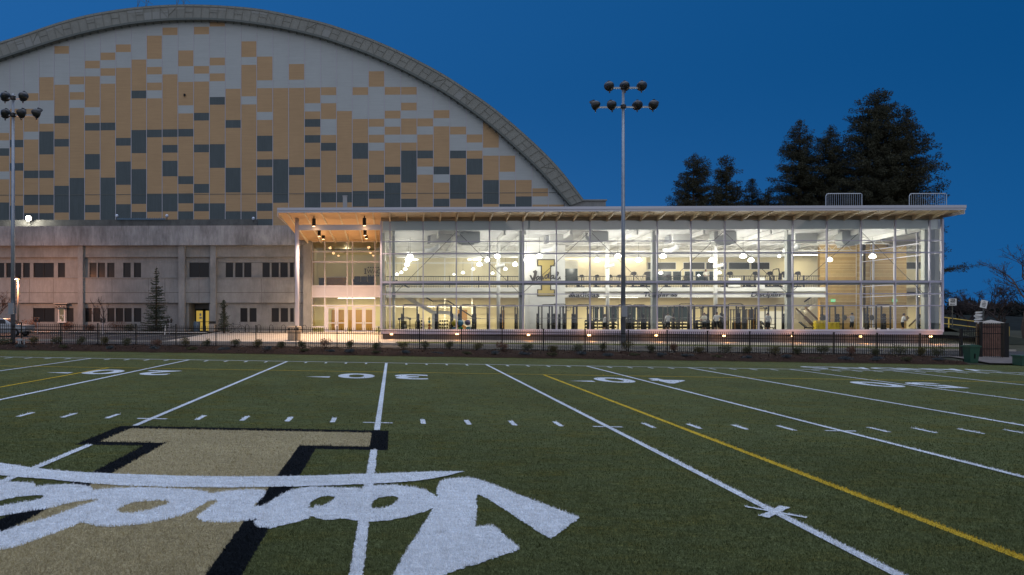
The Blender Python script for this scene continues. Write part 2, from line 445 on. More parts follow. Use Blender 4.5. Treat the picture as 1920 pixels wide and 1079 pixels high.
out = A_((-500,330),(-250,380),(0,390),(60,398),(200,408),(215,430),(300,420),(420,414),(500,422),(545,432),(560,452),(600,446),(700,438),(860,434),(1000,440),(1130,446),(1220,456),(1265,470),(1320,462),(1400,452),(1480,448),(1560,447),(1590,452),(1600,462),(1575,500),(1518,550),(1560,548),(1600,535),(1650,500),(1740,452),(1830,434),(1910,430))
out += B_((60,430),(150,434),(250,436),(330,438),(385,440),(390,412),(442,410),(446,424),(520,420),(600,421),(700,434),(750,446),(790,465),(812,480),(832,492),(826,455),(835,420),(850,400),(880,386),(950,376),(1040,376),(1100,392),(1200,428),(1300,470),(1400,508),(1500,545),(1600,585),(1690,614),(1600,680),(1512,745),(1400,675),(1300,610),(1210,550),(1150,512),(1110,490),(1075,476),(1064,486),(1068,540),(1070,570),(1063,620),(1060,672),(1100,668),(1162,661),(1210,695),(1245,735),(1290,770),(1330,808),(1200,850),(1100,888),(980,920),(870,962),(600,1100),(470,1200),(540,1010),(600,900),(660,792),(720,710),(752,650),(780,610),(806,558),(780,570),(700,598),(620,618),(560,628),(490,636),(430,640),(350,634),(300,626),(250,620),(200,628),(150,628),(110,618),(78,606),(50,622),(20,636),(-10,642))
out += A_((1860,614),(1820,630),(1780,640),(1700,662),(1620,680),(1565,678),(1530,664),(1522,648),(1542,626),(1460,638),(1400,643),(1350,646),(1280,646),(1220,640),(1190,628),(1184,612),(1200,592),(1240,566),(1300,524),(1308,514),(1290,512),(1240,524),(1200,548),(1160,575),(1110,596),(1050,616),(980,632),(900,648),(800,662),(720,668),(640,674),(600,672),(550,660),(502,646),(460,658),(400,685),(300,720),(220,750),(150,776),(90,795),(40,806),(0,811),(-150,800),(-400,740))
hA = A_((-300,490),(-150,506),(0,514),(100,492),(180,483),(240,480),(262,484),(256,500),(200,515),(120,526),(0,548),(-200,545))
hB = A_((-300,560),(-150,600),(0,606),(100,592),(200,576),(275,566),(360,542),(450,522),(540,510),(606,508),(560,520),(500,540),(440,562),(380,585),(300,614),(210,640),(125,664),(60,684),(0,702),(-150,700),(-300,650))
hC = A_((698,578),(720,560),(760,538),(800,525),(860,518),(930,514),(985,514),(1014,522),(1000,536),(960,550),(900,568),(850,580),(790,590),(730,588))
hD = B_((66,556),(64,540),(75,522),(100,505),(140,490),(180,485),(215,488),(218,498),(200,514),(170,532),(130,546),(95,544),(88,562),(74,562))
hE = B_((432,556),(436,535),(450,512),(480,497),(520,489),(560,486),(590,490),(598,500),(585,520),(560,540),(520,556),(480,562),(445,563))
sm = MB(); rough_poly(sm, [out, hA, hB, hC, hD, hE], .009, jit=.014, seg=.028)
sm.build('script_wordmark_marking', t_white, field, fix=False)
s2 = MB(); rough_poly(s2, [sw], .0155, jit=.014, seg=.028)
s2.build('wordmark_swoosh_marking', t_white, field, fix=False)
# turf fibres standing up in the near field, coloured by the marking they grow in
import numpy as np
rng = np.random.default_rng(4)
NB = 340000
yy = 1/(1/5.0 + (1/34.0-1/5.0)*rng.random(NB)); yy = np.where(rng.random(NB) < np.clip((yy-9)/23, 0, 1)**.7, 5+8*rng.random(NB)**1.3, yy); xx = yy*(rng.uniform(-.62, 1.0, NB)) - .02*yy
def inside(poly):
    r = np.zeros(NB, bool); n = len(poly)
    x0_, x1_ = min(p[0] for p in poly), max(p[0] for p in poly); y0_, y1_ = min(p[1] for p in poly), max(p[1] for p in poly)
    k = np.where((xx > x0_) & (xx < x1_) & (yy > y0_) & (yy < y1_))[0]; X_, Y_ = xx[k], yy[k]; c = np.zeros(len(k), bool)
    for i in range(n):
        (ax, ay), (bx, by) = poly[i], poly[(i+1) % n]
        if ay == by: continue
        c ^= ((ay > Y_) != (by > Y_)) & (X_ < (bx-ax)*(Y_-ay)/(by-ay) + ax)
    r[k] = c; return r
mi = np.zeros(NB, int)
mi[inside(bo)] = 3; mi[inside(go)] = 2
for i in range(-2, 9):
    lx = XL(i); s = (np.abs(xx-lx) < .056) & ((yy > 13.17) | (yy < 11.22) if i in (2, 3) else True); mi[s] = 1
    for k in range(1, 5): mi[(np.abs(xx-lx-k*.9144) < .05) & (yy > 14.1) & (yy < 14.72)] = 1
mi[(np.abs(yy-27.045) < .045)] = 4
mi[(np.abs(xx-5.755) < .056)] = 4; mi[(np.abs(xx+11.025) < .056)] = 4
def seg_(a_, b_, w_):
    d = Vector((b_[0]-a_[0], b_[1]-a_[1])).normalized(); n = Vector((-d.y, d.x))*w_/2
    return [(a_[0]+n.x, a_[1]+n.y), (a_[0]-n.x, a_[1]-n.y), (b_[0]-n.x, b_[1]-n.y), (b_[0]+n.x, b_[1]+n.y)]
mi[inside(seg_(fp(1397, 952), fp(1512, 973), .055)) | inside(seg_(fp(1432, 972), fp(1472, 953), .10))] = 1
w1 = inside(out)
for h_ in (hA, hB, hC, hD, hE): w1 &= ~inside(h_)
mi[w1 | inside(sw)] = 1
a = rng.uniform(0, 6.283, NB); L_ = rng.uniform(.009, .026, NB)*(1+yy/60); W_ = rng.uniform(.0022, .0048, NB)*(yy/6)**.8; lx_ = rng.normal(0, .011, NB); ly_ = rng.normal(0, .011, NB)
zz = -0.0139*(xx+.3) + .001 + (mi > 0)*.012
V = np.empty((NB, 3, 3)); V[:, 0] = np.c_[xx-np.cos(a)*W_, yy-np.sin(a)*W_, zz]; V[:, 1] = np.c_[xx+np.cos(a)*W_, yy+np.sin(a)*W_, zz]; V[:, 2] = np.c_[xx+lx_, yy+ly_, zz+L_]
me = bpy.data.meshes.new('turf_fibres'); me.vertices.add(NB*3); me.vertices.foreach_set('co', V.ravel()); me.loops.add(NB*3); me.loops.foreach_set('vertex_index', np.arange(NB*3)); me.polygons.add(NB); me.polygons.foreach_set('loop_start', np.arange(NB)*3); me.polygons.foreach_set('loop_total', np.full(NB, 3))
def fibre(name, c, v): return noise_layer(mat(name, c, .9, var=v, scale=60, spec=.05), 9, .75, 1.25)
for m_ in (fibre('fibre_green', (.124, .143, .059), .30), fibre('fibre_white', (.81, .82, .83), .2), fibre('fibre_gold', (.46, .39, .23), .2), fibre('fibre_black', (.016, .02, .024), .4), fibre('fibre_yellow', (.68, .48, .06), .2)): me.materials.append(m_)
me.polygons.foreach_set('material_index', mi); me.update(); me.validate()
fo = bpy.data.objects.new('turf_fibres', me); COL.objects.link(fo); tag(fo, 'short upright plastic grass fibres of the near field in green, white, gold and black', 'turf fibres', kind='stuff')
# ================================================================ ground behind the field
def sheet(name, m, x0, x1, y0, y1, dz=0, nx=12, ny=8, kind='structure'):
    mb = MB()
    for i in range(nx):
        for j in range(ny):
            a, b = x0+(x1-x0)*i/nx, x0+(x1-x0)*(i+1)/nx; c, d = y0+(y1-y0)*j/ny, y0+(y1-y0)*(j+1)/ny
            mb.face([(a,c,G(a,c)+dz),(b,c,G(b,c)+dz),(b,d,G(b,d)+dz),(a,d,G(a,d)+dz)])
    return struct(mb, name, m)
gb = MB()
for a, b in ((-400, 38.35), (38.35, 41), (41, 43), (43, 50), (50, 54), (54, 58), (58, 64), (64, 70), (70, 80), (80, 110), (110, 700)):
    for c, d in ((-400,-100),(-100,-30),(-30,0),(0,30),(30,60),(60,110),(110,500)):
        e = -.9 if b <= 38.4 else -.03
        gz = lambda x, y: G(max(-60, min(100, x)), max(-12, y)) + e
        gb.face([(c,a,gz(c,a)),(d,a,gz(d,a)),(d,b,gz(d,b)),(c,b,gz(c,b))])
struct(gb, 'ground', mat('ground_earth', (.06, .06, .04), .95, var=.3, scale=1))
sheet('road', asphalt, -60, 100, 43.0, 51.0, .004, ny=14)
sheet('lawn_strip', lawn, X(745, 51), 44, 51.0, 54.2, .05, ny=4)
sheet('walk', concrete_pale, X(700, 54), 46, 54.2, 57.9, .02, ny=8)
sheet('plaza', concrete_pale, X(395, 66), X(742, 54), 51.0, 74, .012, ny=30)
sheet('parking_lot', asphalt, -60, X(395, 66)-.01, 51.0, 64.0, .004, ny=26)
sheet('pavement', concrete_pale, -60, X(395, 66)-.01, 64.0, 66.0, .12, ny=4)
sheet('planting_bed', mulch, -60, X(395, 66)-.01, 66.0, 70.2, .06, ny=4)
# bark mulch bed in front of the fence: lumpy strip
mb = MB(); nx, ny = 420, 9
def bedz(x, y):
    e = min(1, (y - 37.9) / .5) * (1 if y < 41.6 else .6)
    return G(x, y) + .03 + e * (.05 + .10 * noise.noise(Vector((x*1.3, y*1.6, 0))) + .05 * noise.noise(Vector((x*5, y*5, 3))))
x0, x1 = -45, X(1795, 39)
vs = []
for j in range(ny+1):
    for i in range(nx+1):
        xx = x0 + (x1-x0)*i/nx; y = 38.0 + 5.0*j/ny
        if j == 0: y += .15 * noise.noise(Vector((xx*.8, 0, 0)))
        zz = bedz(xx, y) if j else fz(xx) - .02
        vs.append((xx, y, zz))
mb.v = vs
for j in range(ny):
    for i in range(nx): mb.f.append((j*(nx+1)+i, j*(nx+1)+i+1, (j+1)*(nx+1)+i+1, (j+1)*(nx+1)+i)); mb.m.append(0)
struct(mb, 'mulch_bed', mulch, smooth=True, fix=False)
mb = MB()
for k in range(5200):          # scattered bark chips and dead leaves
    xx = random.uniform(-30, x1-.3); yy = random.uniform(38.2, 42.4); s_ = random.uniform(.02, .07); a = random.uniform(0, 6.28)
    c_, s1 = math.cos(a)*s_, math.sin(a)*s_; z_ = bedz(xx, yy) + random.uniform(.01, .05); t_ = random.uniform(-.03, .05)
    mb.face([(xx-c_, yy-s1, z_-t_), (xx+s1*.5, yy-c_*.5, z_), (xx+c_, yy+s1, z_+t_), (xx-s1*.5, yy+c_*.5, z_+.01)], random.choice((0, 0, 0, 0, 0, 1)))
tag(mb.build('bark_chips', [mat('chip_brown', (.045, .027, .019), .9, var=.4, scale=5), mat('chip_pale', (.13, .095, .07), .9, var=.3, scale=5)], fix=False), 'loose brown bark chips and dead leaves strewn over the bed below the fence', 'bark chips', kind='stuff')
# parking bay lines and kerb
mb = MB()
for k in range(9):
    xx = -34 + k * 3.0
    for q in range(6):
        y0_, y1_ = 57.5+q, 58.5+q
        mb.face([(xx+q*.25, y0_, G(xx, y0_)+.012), (xx+.12+q*.25, y0_, G(xx, y0_)+.012), (xx+.37+q*.25, y1_, G(xx, y1_)+.012), (xx+.25+q*.25, y1_, G(xx, y1_)+.012)])
struct(mb, 'parking_bay_lines', mat('line_paint', (.55, .50, .38), .7, var=.2, scale=6))
mb = MB()
for a, b in zip(range(-60, 44, 4), range(-56, 48, 4)):
    for yk in (50.9,):
        n = len(mb.v); za, zb = G(a, yk), G(b, yk)
        mb.v += [(a,yk-.08,za-.1),(b,yk-.08,zb-.1),(b,yk+.1,zb-.1),(a,yk+.1,za-.1),(a,yk-.08,za+.12),(b,yk-.08,zb+.12),(b,yk+.1,zb+.12),(a,yk+.1,za+.12)]
        for q in ((0,3,2,1),(4,5,6,7),(0,1,5,4),(1,2,6,5),(2,3,7,6),(3,0,4,7)): mb.f.append(tuple(n+i for i in q)); mb.m.append(0)
struct(mb, 'kerb', concrete_pale)
# ================================================================ metal picket fence
fy = 41.3
fence = thing('picket_fence', 'long black metal picket fence behind the mulch bed along the field', 'fence')
posts = [X(p, fy) for p in (-114,-37,40,114,183.6,255,330,405,480,555,632,710.4,786.4,865,941.4,1019,1097,1178,1250.9,1326.6,1405.8,1486.7,1563.5,1644.5,1725,1801.7)]
bz = lambda x: G(x, fy)
for x in posts:
    mb = MB(); mb.box(x-.032, x+.032, fy-.032, fy+.032, bz(x)-.1, bz(x)+1.33); mb.box(x-.042, x+.042, fy-.042, fy+.042, bz(x)+1.33, bz(x)+1.36)
    mb.build('post', dark_metal, fence)
for a, b in zip(posts, posts[1:]):
    mb = MB()
    for hh in (.12, .93, 1.13):
        mb.bar((a+.035, fy, bz(a)+hh), (b-.035, fy, bz(b)+hh), .03, .036)
    n = 19
    for k in range(1, n+1):
        x = a + (b-a)*k/(n+1)
        mb.box(x-.0125, x+.0125, fy-.034, fy-.009, bz(x)+.06, bz(x)+1.28)
    mb.build('picket_panel', dark_metal, fence)
# ================================================================ arched sports dome
YD = 105.0
dome = thing('sports_dome', 'huge barrel-arched sports dome with tan, grey and slate checkered end wall', 'sports dome')
OUT = [(-420,395),(-330,275),(-240,190),(-150,130),(-70,100),(0,79),(44.5,65),(101.5,44.5),(158,29),(217,18.6),(275,11.7),(334,8.6),(392,9.5),(440,12.5),(480,15.9),(523,23.6),(609.6,43),(693,71.7),(751.5,97.3),(829,137.7),(896,182),(922.5,200),(970,240),(1015,281),(1052.5,320),(1095,376)]
INN = [(-395,415),(-300,300),(-215,220),(-130,165),(-60,136),(0,115.4),(101.5,82),(158,66.7),(217,54.2),(275,45.9),(334,41.7),(392,41.7),(440,44.5),(480,50),(529,57.6),(601,74.5),(684.7,103.4),(751.5,133.5),(829,175),(873.8,205.8),(902.5,226),(937.5,255),(970,285),(1002.5,315),(1032.5,347.5),(1052,371),(1069,390)]
def resample(P, n):
    d = [0]
    for a, b in zip(P, P[1:]): d.append(d[-1] + math.dist(a, b))
    o = []
    for i in range(n+1):
        t = d[-1]*i/n; k = max(j for j in range(len(d)) if d[j] <= t + 1e-9); k = min(k, len(P)-2)
        u = (t-d[k])/(d[k+1]-d[k]); o.append((P[k][0]+(P[k+1][0]-P[k][0])*u, P[k][1]+(P[k+1][1]-P[k][1])*u))
    return o
def smooth(P):
    for _ in range(3): P = [P[0]] + [((a[0]+2*b[0]+c[0])/4, (a[1]+2*b[1]+c[1])/4) for a, b, c in zip(P, P[1:], P[2:])] + [P[-1]]
    return P
NA = 112
Ya = YD - .8
oa = [(X(p, Ya), Z(q, X(p, Ya), Ya)) for p, q in smooth(resample(OUT, NA))]
ia = [(X(p, Ya), Z(q-4.5, X(p, Ya), Ya)) for p, q in smooth(resample(INN, NA))]
mb = MB()
for i in range(NA):
    a, b, c, d = oa[i], oa[i+1], ia[i+1], ia[i]
    mb.face([(a[0],Ya,a[1]),(b[0],Ya,b[1]),(c[0],Ya,c[1]),(d[0],Ya,d[1])])
    mb.face([(d[0],Ya,d[1]),(c[0],Ya,c[1]),(c[0],YD-.002,c[1]),(d[0],YD-.002,d[1])])
    mb.face([(a[0],Ya,a[1]),(b[0],Ya,b[1]),(b[0],YD+.5,b[1]),(a[0],YD+.5,a[1])])
arch = mb.build('arch_truss', arch_m, dome, fix=False)
mb = MB(); lr = lambda a, b, t: (a[0]+(b[0]-a[0])*t, a[1]+(b[1]-a[1])*t)
V3 = lambda p, y: (p[0], y, p[1])
for i in range(0, NA+1):
    if i % 1 == 0: mb.bar(V3(lr(oa[i], ia[i], .02), Ya-.04), V3(lr(oa[i], ia[i], .98), Ya-.04), .07)
    if i < NA:
        mb.bar(V3(lr(oa[i], ia[i], .12), Ya-.04), V3(lr(oa[i+1], ia[i+1], .12), Ya-.04), .09)
        if i % 3 == 0: mb.bar(V3(lr(oa[i], ia[i], .48), Ya-.03), V3(lr(oa[i+1], ia[i+1], .5), Ya-.03), .05)
        if i % 13 == 2: mb.bar(V3(lr(oa[i], ia[i], .15), Ya-.04), V3(lr(oa[i+1], ia[i+1], .9), Ya-.04), .06)
        if i % 17 == 4: mb.bar(V3(lr(oa[i+1], ia[i+1], .15), Ya-.04), V3(lr(oa[i], ia[i], .7), Ya-.04), .06)
mb.build('truss_seam', arch_s, arch)
for i in range(NA):
    mb = MB()
    if i in (25, 26, 36, 37, 38, 52, 53, 54, 74, 92):
        p = [lr(oa[i], ia[i], .40), lr(oa[i+1], ia[i+1], .40), lr(oa[i+1], ia[i+1], .86), lr(oa[i], ia[i], .86)]
        mb.face([V3(q, Ya-.02) for q in p])
    if i % 5 in (0, 1) and i < 70:
        p = [lr(oa[i], ia[i], .16), lr(oa[i+1], ia[i+1], .16), lr(oa[i+1], ia[i+1], .32), lr(oa[i], ia[i], .32)]
        mb.face([V3(q, Ya-.025) for q in p])
    if mb.f: mb.build('truss_patch', arch_p, arch)
mb = MB()       # lower chord with little brackets
for i in range(NA):
    mb.bar(V3(lr(oa[i], ia[i], .95), Ya+.05), V3(lr(oa[i+1], ia[i+1], .95), Ya+.05), .3, .3)
    mb.bar(V3(lr(oa[i], ia[i], .97), Ya+.1), V3(lr(oa[i], ia[i], 1.03), Ya+.6), .2)
mb.build('arch_lower_chord', arch_l, dome)
mb = MB()       # thin maintenance rail along the crest
for i in range(0, NA+1):
    q = lr(oa[i], ia[i], -.035)
    if i < NA: mb.bar(V3(q, Ya+.2), V3(lr(oa[i+1], ia[i+1], -.035), Ya+.2), .06)
mb.build('crest_rail', arch_l, dome)
mb = MB()       # barrel roof
YB = YD + 118
for i in range(NA):
    a, b = lr(oa[i], ia[i], .05), lr(oa[i+1], ia[i+1], .05)
    mb.face([V3(a, YD), V3(b, YD), V3(b, YB), V3(a, YB)])
mb.face([V3(lr(oa[i], ia[i], .05), YB) for i in range(NA+1)])
mb.build('roof', mat('dome_roof', (.25, .25, .25), .8, var=.1), dome, fix=False)
# abutment on the right
mb = MB(); p1 = at(1095, 376, Ya); p2 = at(1137, 376, Ya)
mb.box(X(1060, Ya), p2[0], Ya+.3, YD+14, G(0, YD), p1[2]-.06)
mb.box(X(1092, Ya), p2[0]+.15, Ya+.1, YD+14.2, p1[2]-.05, p1[2]+.15)
mb.build('abutment', concrete, dome)
# checkered end wall: strips of coloured cladding, top colour first, then colour and lower edge (photo rows measured)
COLS = [-275,-248,-221,-194,-167,-141,-114.5,-88,-61.5,-35,-8.4,18.1,44.5,73.1,101.5,130.1,158.8,188,216.9,246.1,275,304.2,333.7,363.2,392.7,422.4,452,481.4,511.5,541.2,571,601.3,631,660.5,690.8,720.9,751.5,781.8,812.4,843.2,874.4,905.1,935.8,966.3,997.5,1028,1058,1089]
PAT = {
10:'W249.7T263.7W278.5D292.7T322W336.7T380D420', 11:'W204.4T262.6D276.7T306.2D320.5T386D420', 12:'W175.2T189.4W204.4T247.3W262T320.2D334.5T366D385T400D420',
13:'W145.2T188.7W232.3T246.8D290T320D334.3T366D385T400D420', 14:'W86.8T101.2W159.3T217.3D231.7T261D275.3T348.8D399T420', 15:'W144T158.6W173.2T187.5W202.7T334D420',
16:'W114.3T128.6W143.6T201.5W216.3T231D245.3T289.3D318.2T384.5D398.7T420', 17:'W99T113W128.4T142.5W157.3T230.3D244.8T333.3D420', 18:'W83.7T98W127.6T259D273.6T303.2D347T383.3D420',
19:'W112T170.2D184.8T244.2D287.6T317.5D382.8T397.7D420', 20:'W67.3T111W126T139.8W155.3T169.8W184.8T243.4D257.8T363.5D397.6T420', 21:'W52T66.2W139.8T242.8D257.3T272.2D286.7T301.8D331T363.3D397T420',
22:'W95T124.5W154T198W213T242.2D256.5T330.7D345.6T363D381.7T396.7D420', 23:'W50.6T64.8W124.3T138.5W153.3T212D226.4T271.2D286T345.3D362.3T381.8D396.6T420', 24:'T50W108.5T123W138T152.6W182.3D196.7T270.7D315.2T381.6D420',
25:'W166.9T225.5D240.2T315D361.3T396.6D420', 26:'W77.9T107.3W122T181W196.2T396.7D420', 27:'W106.5T151W165.7T210.3W225.3T254.8D284.3T299.3D314T329.3D361.3T381.3D396T411D425',
28:'W165.5T299D380.7T425', 29:'W120.4T149.9W165.3T313.7D328.6T425', 30:'W164.6T194W209.3T223.7D238.3T253.8D268.2T298.6D313.7T361D425', 31:'W164T178.8W194T223.7W253.4T268.2D283.1T360.9D380T425',
32:'W208.6T328.2D343T360.5D380T425', 33:'W164T178.5W223.5T268.4D298.2T358.5D388T425', 34:'W134T163W223.3T238W253.1T267.9W283T328D343T358.3D373.2T388.3D425', 35:'W163.5T178W208T222.7W238T252.9W268T312.9D328T343D425',
36:'W163.5T177.8W193T207.5W222.7T252.7W267.8T282.8D342.9T373D425', 37:'W222.5T237.4W252.7T282.6D297.4T312.8W327.9T425', 38:'W207T222W237.3T312.7D327.4W342.9T373D388T425', 39:'W238T252.5W282.8D297.4T328D373.2T425',
40:'W252.6T267.6W282.8T297.8D328T373.2D425', 41:'W186T247T277.3W292.3T338D383T425', 42:'W292.3T322.5W338T383D425', 43:'W338T368.7D425', 44:'W353.5T368.6W384T425', 45:'W384T425', 46:'W425'}
for k, s in ((9,14),(8,13),(7,16),(6,18),(5,12),(4,13),(3,11),(2,42),(1,43),(0,46)): PAT[k] = PAT[s]
import re
mb = MB(); bt = MB()
def inner_top(px):        # how high the wall reaches at this column: to the middle of the arch
    for a, b in zip(OUT, OUT[1:]):
        if a[0] <= px <= b[0]: o_ = a[1] + (b[1]-a[1])*(px-a[0])/(b[0]-a[0]); break
    else: o_ = 380
    i_ = 400
    for a, b in zip(INN, INN[1:]):
        if a[0] <= px <= b[0]: i_ = a[1] + (b[1]-a[1])*(px-a[0])/(b[0]-a[0]); break
    return o_ * .35 + i_ * .65
for c in range(47):
    pa, pb = COLS[c], COLS[c+1]
    xa, xb = X(pa, YD), X(pb, YD); pm_ = (pa + pb) / 2; xm = (xa + xb) / 2
    prev = inner_top(pm_) if c != 24 else 30
    ta, tb = inner_top(pa), inner_top(pb)
    runs = re.findall(r'([WTD])([\d.]+)', PAT[c]); first = True
    for m_, y_ in runs:
        y_ = float(y_)
        if y_ <= prev: continue
        za = Z(prev, xm, YD); zb = Z(y_ if y_ < 420 else 470, xm, YD)
        if first: mb.face([(xa,YD,Z(ta,xa,YD)),(xb,YD,Z(tb,xb,YD)),(xb,YD,zb),(xa,YD,zb)], 'WTD'.index(m_)); first = False
        else: mb.face([(xa,YD,za),(xb,YD,za),(xb,YD,zb),(xa,YD,zb)], 'WTD'.index(m_))
        prev = y_
    bt.box(xa-.045, xa+.045, YD-.05, YD+.01, Z(470, xa, YD), Z(ta, xa, YD))
mb.box(X(-275, YD), X(1089, YD), YD+.6, YD+.9, 0, Z(430, 0, YD))
wall = mb.build('end_wall', [pan_w, pan_t, pan_d], dome, fix=False)
bt.build('batten', batten, wall)
mb = MB(); xx = X(346.5, YD); mb.box(xx-.12, xx+.12, YD-.25, YD, Z(181, xx, YD), Z(177, xx, YD)); mb.build('wall_fixture', dark_metal, dome)
mb = MB(); xx0, xx1 = X(-275, YD), X(1060, YD); zz = Z(363, 0, YD); mb.box(xx0, xx1, YD-.03, YD, zz-.04, zz+.04); mb.build('wall_seam', arch_l, wall)
for px_, ht in ((258, 3.2), (273, 2.2), (331, 3.5), (343, 3.3)):
    mb = MB(); p = at(px_, 14, YD+1); mb.bar(p, (p[0]+.2, p[1], p[2]+ht), .07); mb.bar((p[0], p[1], p[2]+ht*.5), (p[0]+1.1, p[1], p[2]+ht*.2), .05); mb.bar(p, (p[0]+.9, p[1], p[2]+ht*.8), .05)
    mb.build('crest_aerial', arch_l, dome)
# ================================================================ concrete office block under the dome
YC = 70.0
blk = thing('concrete_building', 'long weathered concrete two-storey block with dark windows below the dome', 'building')
cx = lambda px: X(px, YC); cz = lambda py: Z(py, -15, YC)
xl = X(-160, YC)
def cbox(mb, p0, p1, q0, q1, y0, y1, m=0):
    mb.box(X(p0, y0), X(p1, y0), y0, y1, Z(q1, X((p0+p1)/2, y0), y0), Z(q0, X((p0+p1)/2, y0), y0), m)
UPW = [(-38,-25),(-20,8),(11,40),(43,56),(62.6,101),(108.7,122),(167.7,181),(183.6,197),(201,214.7),(231,245),(251,264.6),(355,392),(423,437),(441,455),(457.6,471.5),(492,505.8),(509,522.8),(525.5,539.5),(543.5,551)]
LOW = [(-30,-8),(62,102.6),(109.5,121.5),(125,138),(159,172),(174.7,188),(201,214.7),(217,231),(233,247),(251,265),(450.6,464),(467.7,481),(509,523),(526,540),(543.8,551)]
PIL = [(-60,-50),(145.8,155),(334.5,346),(394,404.5)]
# wall with real openings: rows of boxes between windows
def wall_row(mb, y0, y1, p0, p1, q0, q1, holes, h0, h1):
    cbox(mb, p0, p1, q0, h0, y0, y1); cbox(mb, p0, p1, h1, q1, y0, y1)
    cur = p0
    for a, b in sorted(holes):
        if a > cur: cbox(mb, cur, a, h0, h1, y0, y1)
        cur = b
    if cur < p1: cbox(mb, cur, p1, h0, h1, y0, y1)
mb = MB()
wall_row(mb, YC, YC+.35, -160, 570, 483, 522, UPW, 493, 520.5)
wall_row(mb, YC, YC+.35, -160, 352, 569, 640, [w_ for w_ in LOW if w_[0] < 340], 578, 604)
wall_row(mb, YC, YC+.35, 393, 570, 569, 640, [w_ for w_ in LOW if w_[0] > 400], 578, 604)
bw = mb.build('wall', concrete, blk)
mb = MB()
cbox(mb, -160, 570, 461, 482.6, YC-.28, YC+.3)       # top panel
cbox(mb, -160, 570, 522, 548.7, YC-.30, YC+.3); cbox(mb, -160, 570, 549.5, 568.3, YC-.30, YC+.3)
mb.build('spandrel_panel', concrete, blk)
mb = MB()
for s_ in (55, 100, 210, 278, 309, 373, 490, 552):
    for q0, q1 in ((522.8, 548.4), (549.8, 568)): cbox(mb, s_-.3, s_+.3, q0, q1, YC-.305, YC-.28)
cbox(mb, -160, 570, 548.7, 549.5, YC-.27, YC-.1)
mb.build('panel_joint', concrete_dark, blk)
mb = MB(); cbox(mb, -160, 570, 520.7, 522, YC-.36, YC-.02); mb.build('sill_ledge', concrete, blk)
for a, b in PIL:
    mb = MB(); cbox(mb, a, b, 459, 640, YC-.62, YC-.02); mb.build('pilaster', concrete, blk)
mb = MB(); cbox(mb, -160, 571, 424, 460.5, YC-.9, YC+1.2); mb.build('parapet_band', concrete_band, blk)
mb = MB(); cbox(mb, -160, 481, 412.5, 425, YC+1.4, YC+2.2); mb.build('upper_parapet', concrete_dark, blk)
mb = MB(); mb.box(xl, X(571, YC), YC+.4, YC+33.5, Z(430, -15, YC)-.3, Z(430, -15, YC)); mb.box(xl, X(1062, YD)-3, YC+14, YC+34.5, 3, Z(430, -15, YC)-.02)
mb.build('flat_roof', concrete_dark, blk)
for rows, q0, q1 in ((UPW, 493, 520.5), (LOW, 578, 604)):
    for a, b in rows:
        if (a, b) == (109.5, 121.5): continue
        m1 = MB(); yw = YC + .12
        cbox(m1, a, b, q0, q0+.7, yw-.05, yw+.05); cbox(m1, a, b, q1-.7, q1, yw-.05, yw+.05); cbox(m1, a, a+.7, q0+.7, q1-.7, yw-.05, yw+.05); cbox(m1, b-.7, b, q0+.7, q1-.7, yw-.05, yw+.05)
        if b - a > 18: cbox(m1, (a+b)/2-.4, (a+b)/2+.4, q0+.7, q1-.7, yw-.05, yw+.05)
        f_ = m1.build('window', gunmetal, blk)
        m2 = MB(); cbox(m2, a+.6, b-.6, q0+.6, q1-.6, yw+.01, yw+.03); m2.build('pane', glassdark, f_)
mb = MB(); mb.box(xl, X(571, YC), YC+2.4, YC+2.6, 0, Z(470, -15, YC)); mb.build('inner_wall', mat('dim_interior', (.08, .075, .07), .9), blk)
# light seen inside two windows
mb = MB(); cbox(mb, 186.4, 187.6, 504, 516, YC+.9, YC+.95); mb.build('lit_slot', emis('slot_glow', (1, .75, .35), 1.2), blk)
# ticket window
tw = MB(); cbox(tw, 109, 110.8, 578, 604, YC-.05, YC+.15); cbox(tw, 119.7, 121.8, 578, 604, YC-.05, YC+.15); cbox(tw, 110.8, 119.7, 578, 579.3, YC-.05, YC+.15); cbox(tw, 110.8, 119.7, 591, 592, YC+.05, YC+.12)
cbox(tw, 107.5, 123, 603.4, 605.4, YC-.3, YC+.1)
tk = tw.build('ticket_window', white, blk)
mb = MB(); cbox(mb, 110.8, 119.7, 579.3, 603.4, YC+.16, YC+.2); mb.build('pane', emis('ticket_glow', (.9, .70, .38), .12), tk)
mb = MB(); cbox(mb, 112, 115, 599, 603, YC+.1, YC+.14); cbox(mb, 116, 117.5, 593.5, 595.5, YC+.1, YC+.14); mb.build('notice', white, tk)
mb = MB(); cbox(mb, 100, 126, 568.6, 570.4, YC-.75, YC-.13); mb.build('ticket_canopy', concrete_pale, blk)
mb = MB(); cbox(mb, 103.5, 124, 571, 578, YC-.5, YC-.4); sg = tag(mb.build('ticket_sign', black), 'black TICKETS sign in white letters above the ticket window', 'sign')
text_obj('lettering', 'TICKETS', .23, white, (X(113.8, YC-.51), YC-.515, Z(576.9, -30, YC-.5)), sg, bold=.0, wscale=.95)
